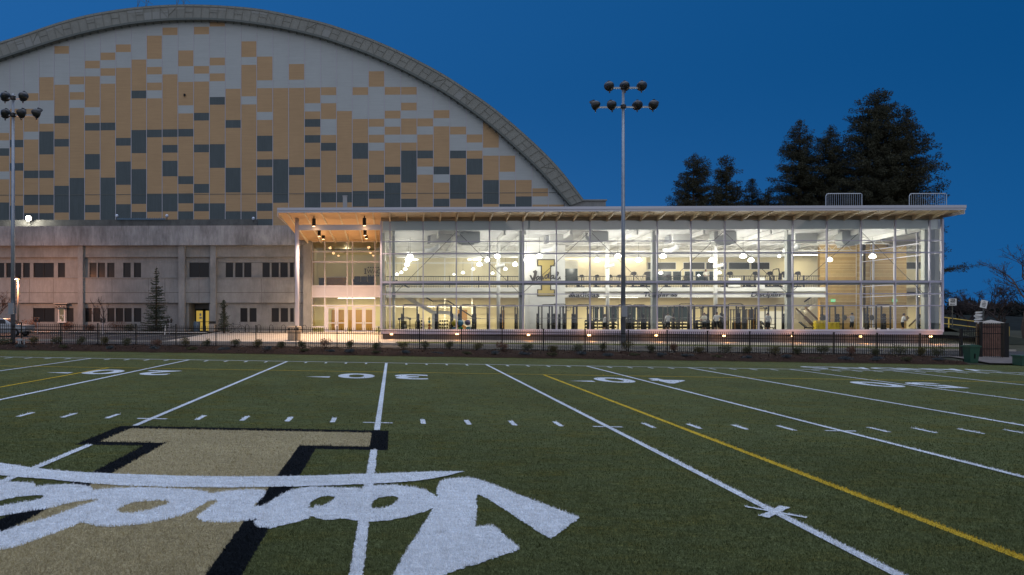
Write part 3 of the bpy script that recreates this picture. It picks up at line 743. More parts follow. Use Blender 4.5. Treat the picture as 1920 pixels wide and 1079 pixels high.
# recessed doorway
mb = MB(); cbox(mb, 351.2, 354, 569, 640, YC-.1, YC+2.2); cbox(mb, 392, 395, 569, 640, YC-.1, YC+2.2); cbox(mb, 351.2, 395, 567.4, 569.5, YC+.3, YC+2.2); cbox(mb, 340, 410, 560, 583, YC+2.2, YC+2.35); 
cbox(mb, 340, 366, 583, 640, YC+2.2, YC+2.35)
mb.build('recess_wall', concrete, blk)
mb = MB(); yd = YC + 2.1
for a, b in ((365.5, 368), (380, 385.5), (397.5, 400)): cbox(mb, a, b, 579.5, 625, yd, yd+.08)
cbox(mb, 368, 397.5, 579.5, 583, yd, yd+.08); cbox(mb, 368, 397.5, 603.2, 604.3, yd, yd+.08); cbox(mb, 368, 397.5, 621, 625, yd, yd+.08)
dr = mb.build('double_door', mat('dark_green_frame', (.02, .035, .032), .5), blk)
mb = MB(); cbox(mb, 368, 397, 583, 621, yd+.03, yd+.05); mb.build('pane', emis('door_glow', (1, .68, .12), .42), dr)
mb = MB(); cbox(mb, 374, 377.5, 588, 593, yd-.01, yd+.02); cbox(mb, 373.5, 379, 595, 598, yd-.01, yd+.02); mb.build('notice', white, dr)
# roof edge fittings
mb = MB()
p0, p1 = at(219, 411.3, YC+1.2), at(310, 411.3, YC+1.2)
mb.bar(p0, p1, .12)
for k in range(22):
    q = (p0[0]+(p1[0]-p0[0])*k/21, p0[1], p0[2]); mb.bar(q, (q[0]+.12, q[1], q[2]+.13), .05)
tag(mb.build('roof_conduit', mat('blue_grey_metal', (.10, .16, .22), .5, .4)), 'thin blue-grey ladder-like conduit lying on the concrete parapet between two floodlights', 'conduit')
for k, (px_, py_) in enumerate(((219, 405), (313, 405), (475, 410))):
    c = at(px_, py_, YC+1.2); t = thing('floodlight', ['small round floodlight at the left end of the roof conduit', 'small round floodlight at the right end of the roof conduit', 'small round floodlight alone on the parapet corner near the canopy'][k], 'floodlight', c, group='small floodlights on the concrete parapet')
    mb = MB(); mb.ball((0, 0, 0), .16, n=10); mb.build('lamp_head', mat('pale_lens', (.55, .6, .7), .3, .3), t, smooth=True)
    mb = MB(); mb.bar((0, 0, -.42), (0, .02, -.1), .06); mb.build('bracket', gunmetal, t)
c = at(54, 410, YC+.9); t = thing('wall_floodlight', 'dazzling white floodlight on the concrete parapet by the left light pole', 'floodlight', c)
mb = MB(); mb.ball((0, -.1, 0), .24, n=12); mb.build('lens', em_flood, t, smooth=True)
mb = MB(); mb.box(-.25, .25, .08, .3, -.2, .2); mb.bar((0, .2, -.5), (0, .2, -.2), .08); mb.build('housing', gunmetal, t)
lamp('floodlight_beam', 'POINT', (0, -.7, 0), 420, (1, .93, .75), t, .2)
mb = MB(); c = at(647, 400, YC+4); mb.box(c[0]-.22, c[0]+.22, c[1]-.2, c[1]+.2, c[2]-3, Z(369, c[0], YC+4)); mb.box(c[0]-.26, c[0]+.26, c[1]-.24, c[1]+.24, Z(369, c[0], YC+4), Z(368, c[0], YC+4)+.03)
tag(mb.build('roof_vent_stack', grey_metal), 'short square grey vent stack above the canopy roof edge', 'vent')
# ================================================================ glass gym building
YF = 58.0
gym = thing('glass_gym_building', 'two-storey glass-walled gym lit from inside with thin overhanging roof', 'building')
BAY = 2.725; MX0 = 2.495
mxs = [MX0 + i*BAY for i in range(-1, 16)]
XLc, XRc = X(714.5, YF), X(1767, YF)
RZ = {k: EYE + v for k, v in dict(top=7.90, a=6.19, b=5.20, c=2.85, d=1.87, e=.915, sill=-1.02, band=-1.16, bot=-1.43).items()}
FLOOR = EYE - 1.40
mb = MB()    # roof: fascia outline in section, extruded along x
rx0, rx1 = X(521, 55.8), X(1808, 55.8)
def soff(y): return EYE + 8.30 - .055 * (y - 55.8)
sec = [(55.8, soff(55.8)), (55.8, EYE+8.60), (57, EYE+8.66), (74.8, EYE+7.9), (74.8, soff(74.8)), (58, soff(58))]
n = len(sec)
for xx in (rx0, rx1): mb.v += [(xx, y, z) for y, z in sec]
mb.f.append(tuple(range(n))); mb.f.append(tuple(range(n, 2*n))[::-1])
for i in range(n): j = (i+1) % n; mb.f.append((i, j, n+j, n+i))
mb.m = [0]*(n+2)
mb.f = mb.f[:]
roof = mb.build('roof', mat('soffit_boards', (.56, .46, .31), .6, var=.06, scale=1.2, stretch=(.4, 5, 1)), gym)
mb = MB(); mb.box(rx0-.03, rx1+.03, 55.68, 55.79, soff(55.8)-.02, EYE+8.44); mb.box(rx0-.03, rx1+.03, 55.62, 55.79, EYE+8.445, EYE+8.66)
mb.box(rx0-.06, rx0-.01, 55.8, 74, EYE+8.0, EYE+8.62); mb.box(rx1+.01, rx1+.06, 55.8, 74.8, EYE+8.0, EYE+8.62)
mb.build('fascia', fas, roof)
beam_c = mat('cream_beam', (.62, .54, .40), .6)
xb = MX0 - BAY
while xb - BAY/2 > rx0 + .6: xb -= BAY/2
while xb < rx1 - .5:
    mb = MB(); yb = 58.0 if xb > XLc else 69.3
    pts = [(55.95, soff(55.95)-.06), (yb, soff(yb)-.38 if xb > XLc else soff(yb)-.30), (yb, soff(yb)+.02), (55.95, soff(55.95)+.02)]
    nn = 4
    for xx in (xb-.05, xb+.05): mb.v += [(xx, y, z) for y, z in pts]
    mb.f = [(0,1,2,3), (7,6,5,4), (0,4,5,1), (1,5,6,2), (2,6,7,3), (3,7,4,0)]; mb.m = [0]*6
    mb.build('soffit_beam', beam_c, roof); xb += BAY/2
mb = MB(); ys_ = (55.86, 57.9, 69.9)
for ya, yb in zip(ys_, ys_[1:]): mb.face([(rx0+.05, ya, soff(ya)-.006), (XLc-.02, ya, soff(ya)-.006), (XLc-.02, yb, soff(yb)-.006), (rx0+.05, yb, soff(yb)-.006)])
mb.build('canopy_soffit', mat('canopy_wood', (.60, .39, .20), .5, var=.08, scale=1.2, stretch=(.4, 5, 1)), roof)
mb = MB(); mb.box(XLc, XRc, 57.95, 58.25, RZ['top'], soff(58)+.02); mb.build('head_beam', mat('head_beam_brown', (.36, .29, .21), .6), gym)
# curtain wall
cw = MB()
for x in mxs:
    m1 = MB(); m1.box(x-.042, x+.042, YF-.06, YF+.10, RZ['sill'], RZ['top']); m1.build('mullion', alu, gym)
for x in (XLc, XRc):
    m1 = MB(); m1.box(x-.07, x+.07, YF-.07, YF+.12, RZ['bot']+.2, RZ['top']); m1.build('corner_post', alu, gym)
for key, h in (('a', .07), ('b', .10), ('c', .16), ('d', .07), ('e', .07)):
    m1 = MB(); m1.box(XLc+.07, XRc-.07, YF-.045, YF+.08, RZ[key]-h/2, RZ[key]+h/2); m1.build('transom', alu, gym)
m1 = MB(); m1.box(XLc-.02, XRc+.02, YF-.10, YF+.10, RZ['band'], RZ['sill']); m1.build('sill', alu_w, gym)
m1 = MB(); m1.box(XLc, XRc, YF-.05, YF+.10, RZ['bot'], RZ['band']-.003); m1.build('spandrel_band', mat('lilac_cladding', (.40, .38, .48), .6), gym)
m1 = MB(); m1.box(XLc+.07, XRc-.07, YF+.25, YF+.6, RZ['c']-.22, RZ['c']+.13); m1.build('inner_girt', mat('girt_grey', (.22, .24, .22), .6), gym)
edges = [XLc+.07] + mxs + [XRc-.07]
for a, b in zip(edges, edges[1:]):
    m1 = MB(); m1.face([(a+.03, YF+.02, RZ['sill']), (b-.03, YF+.02, RZ['sill']), (b-.03, YF+.02, RZ['top']), (a+.03, YF+.02, RZ['top'])]); m1.build('glass_pane', glz, gym)
# right side glazing
for i in range(1, 5):
    y = YF + i*BAY
    m1 = MB(); m1.box(XRc-.08, XRc+.04, y-.04, y+.04, RZ['bot'], RZ['top']); m1.build('side_mullion', alu_w, gym)
for key in 'abcde':
    m1 = MB(); m1.box(XRc-.06, XRc+.03, YF+.13, YF+4*BAY, RZ[key]-.035, RZ[key]+.035); m1.build('side_transom', alu_w, gym)
m1 = MB(); m1.box(XRc-.10, XRc+.05, YF+.13, YF+4*BAY, RZ['bot'], RZ['sill']); m1.build('side_sill', alu_w, gym)
m1 = MB(); m1.face([(XRc, YF+.1, RZ['sill']), (XRc, YF+4*BAY, RZ['sill']), (XRc, YF+4*BAY, RZ['top']), (XRc, YF+.1, RZ['top'])]); m1.build('side_glass', glz, gym)
# base wall under the cantilever and its open ends
m1 = MB(); m1.box(XLc+.1, XRc-.7, YF+.45, YF+.7, -.6, RZ['bot']-.002); m1.build('base_wall', mat('base_cladding', (.13, .135, .16), .6, var=.1, scale=1), gym)
m1 = MB()
for s_ in range(46): 
    x = XLc + .6 + s_*.98; m1.box(x-.012, x+.012, YF+.435, YF+.448, -.5, RZ['bot']-.01)
m1.build('base_joint', concrete_dark, gym)
# interior shell
YB1 = 74.0
floor_m = mat('rubber_floor', (.10, .09, .08), .6, var=.1, scale=3)
m1 = MB(); m1.box(XLc+.1, XRc-.1, YF+.1, YB1, RZ['bot'], FLOOR); m1.build('floor', floor_m, gym)
ceil_m = mat('white_ceiling', (.80, .80, .79), .8, var=.02, scale=.5)
def cz_(y): return EYE + 7.22 - (y-58.6)*.036
m1 = MB(); n = 0
m1.v = [(XLc+.1, 58.62, cz_(58.62)), (XRc-.12, 58.62, cz_(58.62)), (XRc-.12, 74, cz_(74)), (XLc+.1, 74, cz_(74)), (XLc+.1, 58.62, cz_(58.62)+.1), (XRc-.12, 58.62, cz_(58.62)+.1), (XRc-.12, 74, cz_(74)+.1), (XLc+.1, 74, cz_(74)+.1)]
m1.f = [(0,3,2,1),(4,5,6,7),(0,1,5,4),(1,2,6,5),(2,3,7,6),(3,0,4,7)]; m1.m = [0]*6
m1.build('ceiling', ceil_m, gym)
for j in range(38):      # deck ribs
    pass
m1 = MB(); m1.box(XLc+.1, XRc-.12, 58.3, 58.6, EYE+7.16, RZ['top']+.1); m1.build('inner_header', mat('header_grey', (.80, .86, .86), .6), gym)
xa_, xb_ = XLc+.1, X(1614, 67.5)
m1 = MB(); m1.box(xa_, X(1560, YB1), YB1, YB1+.2, FLOOR-.5, cz_(74)+.1); m1.build('back_wall', cream, gym)
m1 = MB(); m1.box(XLc+.12, XLc+.3, YF+.6, 74, FLOOR, cz_(66)); m1.build('end_wall', cream_l, gym)
m1 = MB()
for s_ in range(60): m1.box(XLc+.3, XLc+.36, 61.5, 62.6, FLOOR+.3+s_*.10, FLOOR+.36+s_*.10)
m1.build('end_wall_slats', mat('slat_wood', (.55, .34, .11), .5, var=.2, scale=2), gym)
# rear glazing grid at the left
for p in (740, 783.5, 834, 885, 936):
    x = X(p, 71.3); m1 = MB(); m1.box(x-.05, x+.05, 71.25, 71.35, FLOOR, EYE+6.3); m1.build('inner_mullion', white, gym)
for q in (479, 493.5, 558.5, 575.5):
    m1 = MB(); z = Z(q, 5, 71.2); m1.box(XLc+.3, X(975, 71.2), 71.2, 71.24, z-.05, z+.05); m1.build('inner_transom', white, gym)
# mezzanine
mxa, mxb = XLc+.3, X(1537, 67)
m1 = MB(); m1.box(mxa, mxb, 66, YB1-.01, EYE+2.36, EYE+2.74); mez = m1.build('mezzanine', white, gym)
m1 = MB(); m1.box(mxa, mxb, 66.25, 66.5, EYE+1.82, EYE+2.355); m1.build('mezzanine_fascia', mat('fascia_cream', (.66, .62, .52), .7), mez)
m1 = MB(); m1.box(mxa, mxb, 66.1, 66.2, EYE+1.80, EYE+2.08); m1.build('fascia_board', white, mez)
m1 = MB(); m1.box(mxa, mxb, 66.5, YB1-.02, EYE+2.0, EYE+2.1); m1.build('mezzanine_soffit', cream_l, mez)
ral = MB()
ral.box(mxa, X(1538, 66), 66.02, 66.08, EYE+3.74, EYE+3.81); ral.box(mxa, X(1538, 66), 66.03, 66.07, EYE+2.83, EYE+2.87)
x = mxa
while x < X(1538, 66): ral.box(x-.01, x+.01, 66.035, 66.06, EYE+2.74, EYE+3.74); x += .16
ral.build('railing', gunmetal, mez)
x = mxa + .5
while x < X(1538, 66): m1 = MB(); m1.box(x-.04, x+.04, 66.0, 66.1, EYE+2.74, EYE+3.84); m1.build('railing_post', gunmetal, mez); x += BAY
# structural columns
for i, p in enumerate((738, 977.5, 1226, 1478, 1734.5)):
    x = X(p, 59.3); m1 = MB(); w_ = .2 if i else .1
    m1.box(x-w_, x+w_, 59.1, 59.5, FLOOR, cz_(59)); m1.build('box_column', mat('column_grey%d' % i, (.50, .52, .49), .6), gym)
for p in (934.5, 1139, 1341.5):
    x = X(p, 65.2); m1 = MB(); m1.tube([(x, 65.2, FLOOR), (x, 65.2, cz_(65))], .17, 14); c1_ = m1.build('round_column', white, gym, smooth=True)
    m1 = MB(); zz = Z(498.5, x, 65); m1.tube([(x-.28, 65.0, zz-.1), (x+.5, 64.8, zz+.05)], .17, 10); m1.build('camera_housing', white, c1_)
# bracing rods, an inverted V in each module
for pa, pc, pb in ((738, 857, 977), (977, 1106, 1226), (1228, 1357, 1478), (1478, 1614, 1734)):
    for pe in (pa, pb):
        m1 = MB(); a = at(pc, 434, 58.75); b = at(pe, 553, 58.75); m1.tube([a, b], .022, 5); m1.build('brace_rod', gunmetal, gym)
        m1 = MB(); m1.box(b[0]-.15, b[0]+.15, 58.65, 58.85, b[2]-.22, b[2]+.2); m1.build('brace_plate', grey_metal, gym)
# white stair-core wall carrying the emblem
yw = 64.8
m1 = MB(); m1.box(X(984, yw), X(1059.5, yw), yw, yw+1.2, FLOOR, cz_(65)-.02); m1.build('emblem_wall', white, gym)
em = thing('wall_emblem', 'large gold block letter emblem with dark script lettering on the white gym wall', 'emblem', (0, 0, 0))
def Ipoly(a, b, s0, s1, t, bt_, sf, dz=0):
    P_ = [(a,t),(b,t),(b,t+sf),(s1,t+sf),(s1,bt_-sf),(b,bt_-sf),(b,bt_),(a,bt_),(a,bt_-sf),(s0,bt_-sf),(s0,t+sf),(a,t+sf)]
    return [(X(p, yw), Z(q, X(p, yw), yw)) for p, q in P_]
m1 = MB(); m1.prism(Ipoly(1007, 1040.3, 1014, 1033.3, 486.3, 556.3, 13.5), yw-.03, yw-.001); m1.build('outline', mat('emblem_brown', (.07, .055, .03), .6), em)
m1 = MB(); m1.prism(Ipoly(1009.2, 1038.1, 1016.4, 1031.0, 488.4, 554.2, 9.6), yw-.05, yw-.032); m1.build('block_letter', mat('emblem_gold', (.56, .43, .14), .6), em)
S = lambda *p: [(X(975+a/7.44, yw-.08), yw-.08, Z(480+b/7.44, 14, yw-.08)) for a, b in p]
m1 = MB()
for st, wd in ((S((145,270),(160,305),(175,335),(185,350)), .13), (S((180,350),(195,320),(210,270),(222,212)), .22), (S((185,228),(225,206)), .13), (S((272,290),(250,285),(232,302),(226,322),(238,334),(258,318),(268,290),(264,325),(278,330)), .07),
               (S((288,282),(290,330),(298,296),(316,284),(320,300),(318,326),(334,320)), .07), (S((392,262),(370,266),(350,282),(346,305),(362,318),(382,300),(396,262),(412,222),(404,262),(400,312),(425,306)), .07),
               (S((468,272),(448,272),(432,290),(430,312),(445,318),(462,300),(470,274),(466,316),(490,312)), .07), (S((490,312),(520,275),(538,238),(530,222),(515,240),(506,280),(506,325),(530,330)), .07), (S((530,330),(562,290),(555,305),(566,330)), .07)):
    m1.tube(st, wd*.5+.018, 6)
m1.build('script_lettering', mat('script_brown', (.06, .05, .04), .6), em)
# words along the mezzanine fascia
def words(txt, px, py, h, w_, sh=0, bold=.01, lab=''):
    p = at(px, py, 66.05)
    o = text_obj('wall_lettering', txt, h, black, (p[0], 66.07, p[2]), None, wscale=w_, shear=sh, bold=bold, depth=.015); o.scale = (1, 1, 1)
    return tag(o, lab, 'lettering')
words('adidas', 1102, 557.5, .47, 1.36, 0, .014, 'dark adidas word and three-bar mark on the mezzanine edge beside the emblem wall')
words('Toughness', 1238, 556.2, .40, 1.3, .2, .018, 'dark slanted word Toughness on the mezzanine edge behind the grey column')
words('Discipline', 1439, 556.2, .40, 1.42, .2, .018, 'dark slanted word Discipline on the mezzanine edge')
m1 = MB()
for k in range(3):
    h_ = (.18, .32, .46)[k]; p = at(1067.5 + k*4.4, 557.5, 66.06); m1.prism([(p[0], p[2]), (p[0]+.16, p[2]), (p[0]+.16-h_*.55+.0, p[2]+h_), (p[0]-h_*.55, p[2]+h_*.8)], 66.04, 66.07)
o = m1.build('bar_logo', black); tag(o, 'three slanted dark bars logo before the word adidas', 'logo')
# back wall windows, upper and lower
def panel(p0, p1, q0, q1, y, m, name, par, fr=None, t=.04):
    f_ = None
    if fr:
        m1 = MB(); cbox(m1, p0-1, p1+1, q0-1, q0, y-.03, y+.02); cbox(m1, p0-1, p1+1, q1, q1+1, y-.03, y+.02); cbox(m1, p0-1, p0, q0, q1, y-.03, y+.02); cbox(m1, p1, p1+1, q0, q1, y-.03, y+.02)
        f_ = m1.build(name, fr, par)
    m1 = MB(); cbox(m1, p0, p1, q0, q1, y-t, y+.0)
    return m1.build('pane' if fr else name, m, f_ or par)
wg = mat('evening_window', (.05, .055, .05), .15); wt = mat('teal_window', (.018, .035, .035), .12)
for a, b in ((1215, 1222), (1233, 1267), (1282, 1321), (1324.5, 1345), (1352, 1362), (1367, 1405), (1409, 1442.5)): panel(a, b, 493, 505, YB1-.02, wg, 'clerestory_window', gym, white)
for a, b in ((1210, 1222), (1232, 1259), (1262, 1277), (1284, 1300), (1304, 1326), (1330, 1337)): panel(a, b, 509.5, 526, YB1-.02, wt, 'upper_window', gym, white)
for a, b in ((1114.5, 1122), (1124.5, 1132), (1143, 1157), (1174, 1192), (1196, 1219), (1233, 1260), (1264, 1292)): panel(a, b, 575, 602, YB1-.02, wt, 'lower_window', gym, white)
panel(1060, 1083, 504, 527, 68.5, mat('lounge_glass', (.06, .07, .06), .1), 'lounge_window', gym, cream_l)
m1 = MB(); cbox(m1, 1059.5, 1084, 488, 503, 68.45, 68.6); m1.build('lounge_bulkhead', cream_l, gym)
m1 = MB(); cbox(m1, 1059.5, 1212, 470, 541, 72.6, 72.8); m1.build('upper_cream_wall', mat('peach_wall', (.78, .68, .50), .8), gym)
for a, b, q in ((940, 946, 582), (858, 876, 581)):
    m1 = MB(); cbox(m1, a, b, q, 617, YB1-.08, YB1-.02); m1.build('inner_door', wood_d, gym)
m1 = MB(); cbox(m1, 1425, 1477, 584, 618, YB1-.10, YB1-.02); m1.build('bright_office_window', emis('office_glow', (1, .88, .62), .75), gym)
# wood slat volume at the right
m1 = MB(); yv = 67.6; vx0, vx1 = X(1537.5, yv), X(1613.5, yv)
m1.box(vx0, vx1, yv, yv+.35, FLOOR, cz_(68)); vol = m1.build('wood_volume', mat('volume_wood', (.38, .23, .07), .6, var=.2, scale=2), gym)
m1 = MB(); z = FLOOR + .05; k = 0
while z < cz_(68) - .1: m1.box(vx0-.01, vx1-.45, yv-random.uniform(.03, .05), yv-.001, z, z+.085, random.randrange(3)); m1.box(vx1-.4, vx1+.01, yv-.03, yv-.001, z, z+.085, random.randrange(3)); z += .125
m1.build('wood_slats', [mat('slat_%s' % a, c, .45, var=.12, scale=1.5) for a, c in (('honey', (.66, .45, .17)), ('amber', (.58, .37, .12)), ('pale', (.72, .52, .23)))], vol)
m1 = MB(); m1.box(vx1-.44, vx1-.41, yv-.06, yv-.001, FLOOR, cz_(68)); m1.build('trim', white, vol)
# exit sign
c = at(1562, 564, yv-.12); t = tag(MB().box(c[0]-.17, c[0]+.17, yv-.2, yv-.06, c[2]-.12, c[2]+.12).build('exit_sign', emis('exit_green', (.12, .85, .30), 1.1)), 'small glowing green EXIT sign on the wood slat wall', 'sign')
text_obj('lettering', 'EXIT', .13, white, (c[0], yv-.21, c[2]-.065), t, bold=.01, depth=.004)
# rear glazing right of the wood volume
for p in (1629, 1665, 1692): 
    x = X(p, 71); m1 = MB(); m1.box(x-.05, x+.05, 70.95, 71.05, FLOOR, cz_(71)); m1.build('rear_mullion', white, gym)
for q in (474, 551, 575, 494):
    z = Z(q, 43, 71); m1 = MB(); m1.box(vx1+.1, XRc-.1, 70.97, 71.03, z-.04, z+.04); m1.build('rear_transom', white, gym)
m1 = MB(); m1.box(vx1+.05, XRc-.1, 71.1, 71.2, FLOOR-.4, cz_(71)+.1); m1.build('rear_glass', mat('rear_dark_glass', (.03, .035, .035), .12, spec=.25), gym)
# left and right staircases
def stair(name_, lab, x0, z0, x1, z1, y, wd, par=None):
    t = thing(name_, lab, 'staircase')
    m1 = MB()
    for yy in (y, y+wd): m1.bar((x0, yy, z0), (x1, yy, z1), .06, .34)
    m1.build('stringer', white, t)
    n = max(3, int(abs(z1-z0)/.18)); m1 = MB()
    for k in range(n): u = (k+.5)/n; m1.box(x0+(x1-x0)*u-.15, x0+(x1-x0)*u+.15, y+.03, y+wd-.03, z0+(z1-z0)*u+.1, z0+(z1-z0)*u+.14)
    m1.build('tread', grey_metal, t)
    m1 = MB(); m1.bar((x0, y, z0+1.05), (x1, y, z1+1.05), .05, .12)
    for k in range(int(abs(x1-x0)/.14)): u = k/(abs(x1-x0)/.14); m1.bar((x0+(x1-x0)*u, y, z0+(z1-z0)*u+.15), (x0+(x1-x0)*u, y, z0+(z1-z0)*u+1.02), .015)
    m1.build('railing', gunmetal, t)
    return t
ys = 68.2
Q = lambda p, q, y=68.2: (X(p, y), Z(q, X(p, y), y))
a, b = Q(742, 546), Q(812, 586); st = stair('left_staircase', 'white staircase with dark rail descending from the mezzanine at the left', a[0], a[1], b[0], b[1], ys, 1.3)
st.name = 'staircase'
c, d = Q(840, 586), Q(893, 619)
m1 = MB(); m1.box(b[0], c[0], ys, ys+1.35, b[1]-.18, b[1]+.14); m1.build('landing', white, st)
m1 = MB(); m1.bar((c[0], ys, c[1]), (d[0], ys, d[1]), .06, .34); m1.bar((c[0], ys+1.3, c[1]), (d[0], ys+1.3, d[1]), .06, .34); m1.build('stringer', white, st)
m1 = MB(); m1.bar((b[0], ys, b[1]+1.1), (c[0], ys, c[1]+1.1), .06, .10); m1.bar((c[0], ys, c[1]+1.1), (d[0], ys, d[1]+1.0), .06, .12)
for k in range(22): x = b[0]+(c[0]-b[0])*k/21; m1.box(x-.01, x+.01, ys-.01, ys+.01, b[1]+.1, b[1]+1.1)
m1.build('railing', gunmetal, st)
m1 = MB(); x = X(813, ys); m1.box(x-.14, x+.14, ys+.2, ys+.5, FLOOR, b[1]-.18); m1.build('newel_column', white, st)
a, b = Q(1528, 558, 69), Q(1508, 577, 69); t2 = stair('staircase', 'dark-railed staircase with a turn beside the wood slat wall', a[0]+.1, a[1]-.7, b[0], b[1]-.5, 69, 1.2)
c, d = Q(1510, 577, 68.6), Q(1537, 603, 68.6)
m1 = MB(); m1.bar((c[0], 68.6, c[1]), (d[0], 68.6, d[1]), .07, .16); m1.bar((c[0]-.1, 68.55, c[1]-.9), (d[0]-.1, 68.55, d[1]-.9), .05, .3)
for k in range(14): u = k/13; x = c[0]+(d[0]-c[0])*u; z = c[1]+(d[1]-c[1])*u; m1.box(x-.012, x+.012, 68.58, 68.6, z-.95, z)
m1.build('railing', mat('brown_rail', (.10, .06, .03), .5), t2)
c, d = Q(1492, 578, 67.8), Q(1527, 612, 67.8); m1 = MB(); m1.bar((c[0], 67.8, c[1]), (d[0], 67.8, d[1]), .07, .12)
for k in range(16): u = k/15; x = c[0]+(d[0]-c[0])*u; z = c[1]+(d[1]-c[1])*u; m1.box(x-.012, x+.012, 67.78, 67.8, max(FLOOR, z-1.0), z)
m1.build('railing', MATS['brown_rail'], t2)
# ---- roof beams, ducts and boxes inside
for i in range(0, 16):
    x = MX0 + (i-.5)*BAY if i % 2 else MX0 + (i-1)*BAY + .3
    m1 = MB(); m1.bar((x, 58.7, cz_(58.7)-.22), (x, 73.9, cz_(73.9)-.22), .14, .36); m1.build('roof_joist', white, gym)
for y_ in (62.2, 66.5, 70.5):
    m1 = MB(); z = cz_(y_)-.75; m1.bar((XLc+.4, y_, z), (X(1612, 66), y_, z), .045)
    m1.bar((XLc+.4, y_, z+.5), (X(1612, 66), y_, z+.5), .045)
    x = XLc + .4
    while x < X(1600, 66)-.7: m1.bar((x, y_, z), (x+.45, y_, z+.5), .025); m1.bar((x+.45, y_, z+.5), (x+.9, y_, z), .025); x += .9
    m1.build('ceiling_truss', white, gym)
def part_of(name, lab, cat, mb, m, grp=None): return tag(mb.build(name, m), lab, cat, grp)
for k, (p0, p1, y_) in enumerate(((808, 846, 61.0), (1031, 1075, 61.0), (1262, 1304, 61.0), (1491, 1532, 61.0))):
    a = at(p0, 436, y_); b = at(p1, 456, y_)
    t = thing('air_unit', 'white boxy air handling unit hanging from the gym ceiling, %s from the left' % ORD[k], 'air unit', ((a[0]+b[0])/2, y_, b[2]), group='air handling units under the gym ceiling')
    hw = (b[0]-a[0])/2; hh = a[2]-b[2]
    m1 = MB(); m1.box(-hw, hw, 0, 1.6, 0, hh); m1.build('housing', white, t)
    m1 = MB(); m1.box(-hw-.25, -hw-.02, .3, 1.3, .05, hh*.7); m1.build('grille', grey_metal, t)
    m1 = MB()
    for q in (-hw+.1, hw-.1): m1.box(q-.02, q+.02, .2, .24, hh, hh+1.2); m1.box(q-.02, q+.02, 1.4, 1.44, hh, hh+1.2)
    m1.build('hanger', gunmetal, t)
    m1 = MB(); m1.tube([(-hw*.3, .8, -.05), (-hw*.3, .8, -.3), (-hw*.9, .9, -.55), (-hw*1.5, 1.0, -.6)], .24, 10); m1.build('duct', ceil_m, t, smooth=True)
for k, (p0, p1, q1) in enumerate(((856, 900, 457), (1098, 1141, 453), (1339, 1381, 458), (1579, 1612, 459))):
    a = at(p0, 429, 59.7); b = at(p1, q1, 59.7)
    t = thing('duct_box', 'grey box duct hanging close behind the glass, %s from the left' % ORD[k], 'duct', ((a[0]+b[0])/2, 59.7, b[2]), group='grey box ducts behind the glass')
    hw = (b[0]-a[0])/2; hh = cz_(59.7)-b[2]-.02
    m1 = MB(); m1.prism([(-hw, hh), (hw, hh), (hw, .12), (hw*.85, 0), (-hw*.75, 0), (-hw, .2)], 0, .9); m1.build('housing', mat('duct_grey%d' % k, (.62, .64, .62), .6), t)
    m1 = MB(); m1.box(-hw*.5, hw*.5, .05, .85, -.08, 0); m1.build('outlet', grey_metal, t)
m1 = MB(); pa, pb = at(745, 461.5, 64), at(1530, 460, 64)
m1.tube([(pa[0], 64, cz_(64)-1.15), (pb[0], 64, cz_(64)-1.15)], .04, 6); m1.tube([(pa[0], 69, cz_(69)-.9), (pb[0], 69, cz_(69)-.9)], .18, 10); m1.build('ceiling_pipe', white, gym)
# ================================================================ entrance bay and canopy
ent = gym
ecb = MB(); a = at(560, 422.5, 58.2); b = at(713, 431.5, 58.2); ecb.box(a[0], XLc-.08, 58.05, 58.35, b[2], a[2]); ecb.build('canopy_beam', fas, gym)
cxp = X(556.3, 57.9); m1 = MB(); m1.tube([(cxp, 58.2, G(cxp, 58)), (cxp, 58.2, soff(58.2)-.02)], .17, 18); m1.build('canopy_column', alu_w, gym, smooth=True)
m1 = MB(); m1.box(X(549, 70), X(567, 70), 69.02, 69.8, Z(440, -9, 69), soff(69)); m1.build('wall_stub', concrete, blk)
m1 = MB(); m1.box(X(568.5, 69.3), X(583, 69.3), 69.3, 71.5, 0, soff(70)-.02); m1.build('entrance_pilaster', concrete, blk)
YE = 70.0
ex = lambda p: X(p, YE); ez = lambda q: Z(q, -5, YE)
ewm = MB()
for p in (585, 609, 651, 661, 703): m1 = MB(); m1.box(ex(p)-.05, ex(p)+.05, YE-.05, YE+.08, ez(624), ez(452)); m1.build('entrance_mullion', alu_w, gym)
for q, h in ((453, .06), (472.5, .05), (491.5, .08), (536.5, .06), (557, .06), (573.5, .07)): m1 = MB(); m1.box(ex(584), XLc, YE-.045, YE+.07, ez(q)-h, ez(q)+h); m1.build('entrance_transom', alu_w, gym)
m1 = MB(); m1.box(ex(585), XLc, YE-.02, YE+.05, ez(557), ez(536)); m1.build('entrance_spandrel', mat('spandrel_white', (.55, .53, .60), .6), gym)
m1 = MB(); m1.box(ex(583), XLc, YE-.1, YE+1, ez(452)+.06, soff(70)-.02); m1.build('entrance_head', tan_w, gym)
for q0, q1 in ((536, 453), (573.5, 557)): m1 = MB(); m1.face([(ex(585), YE+.01, ez(q0)), (XLc, YE+.01, ez(q0)), (XLc, YE+.01, ez(q1)), (ex(585), YE+.01, ez(q1))]); m1.build('entrance_glass', glz, gym)
for p0, p1 in ((585, 609), (703, 714.5), (651, 661)):
    m1 = MB(); m1.face([(ex(p0), YE+.01, ez(624)), (ex(p1), YE+.01, ez(624)), (ex(p1), YE+.01, ez(574)), (ex(p0), YE+.01, ez(574))]); m1.build('side_light', glz, gym)
    if p0 != 651: m1 = MB(); m1.box(ex(p0)+.05, ex(p1)-.03, YE-.04, YE+.07, ez(614.5), ez(612)); m1.build('kick_rail', alu_w, gym)
lv = [(612.5, 631), (631.3, 649), (663.5, 682), (682.3, 701)]
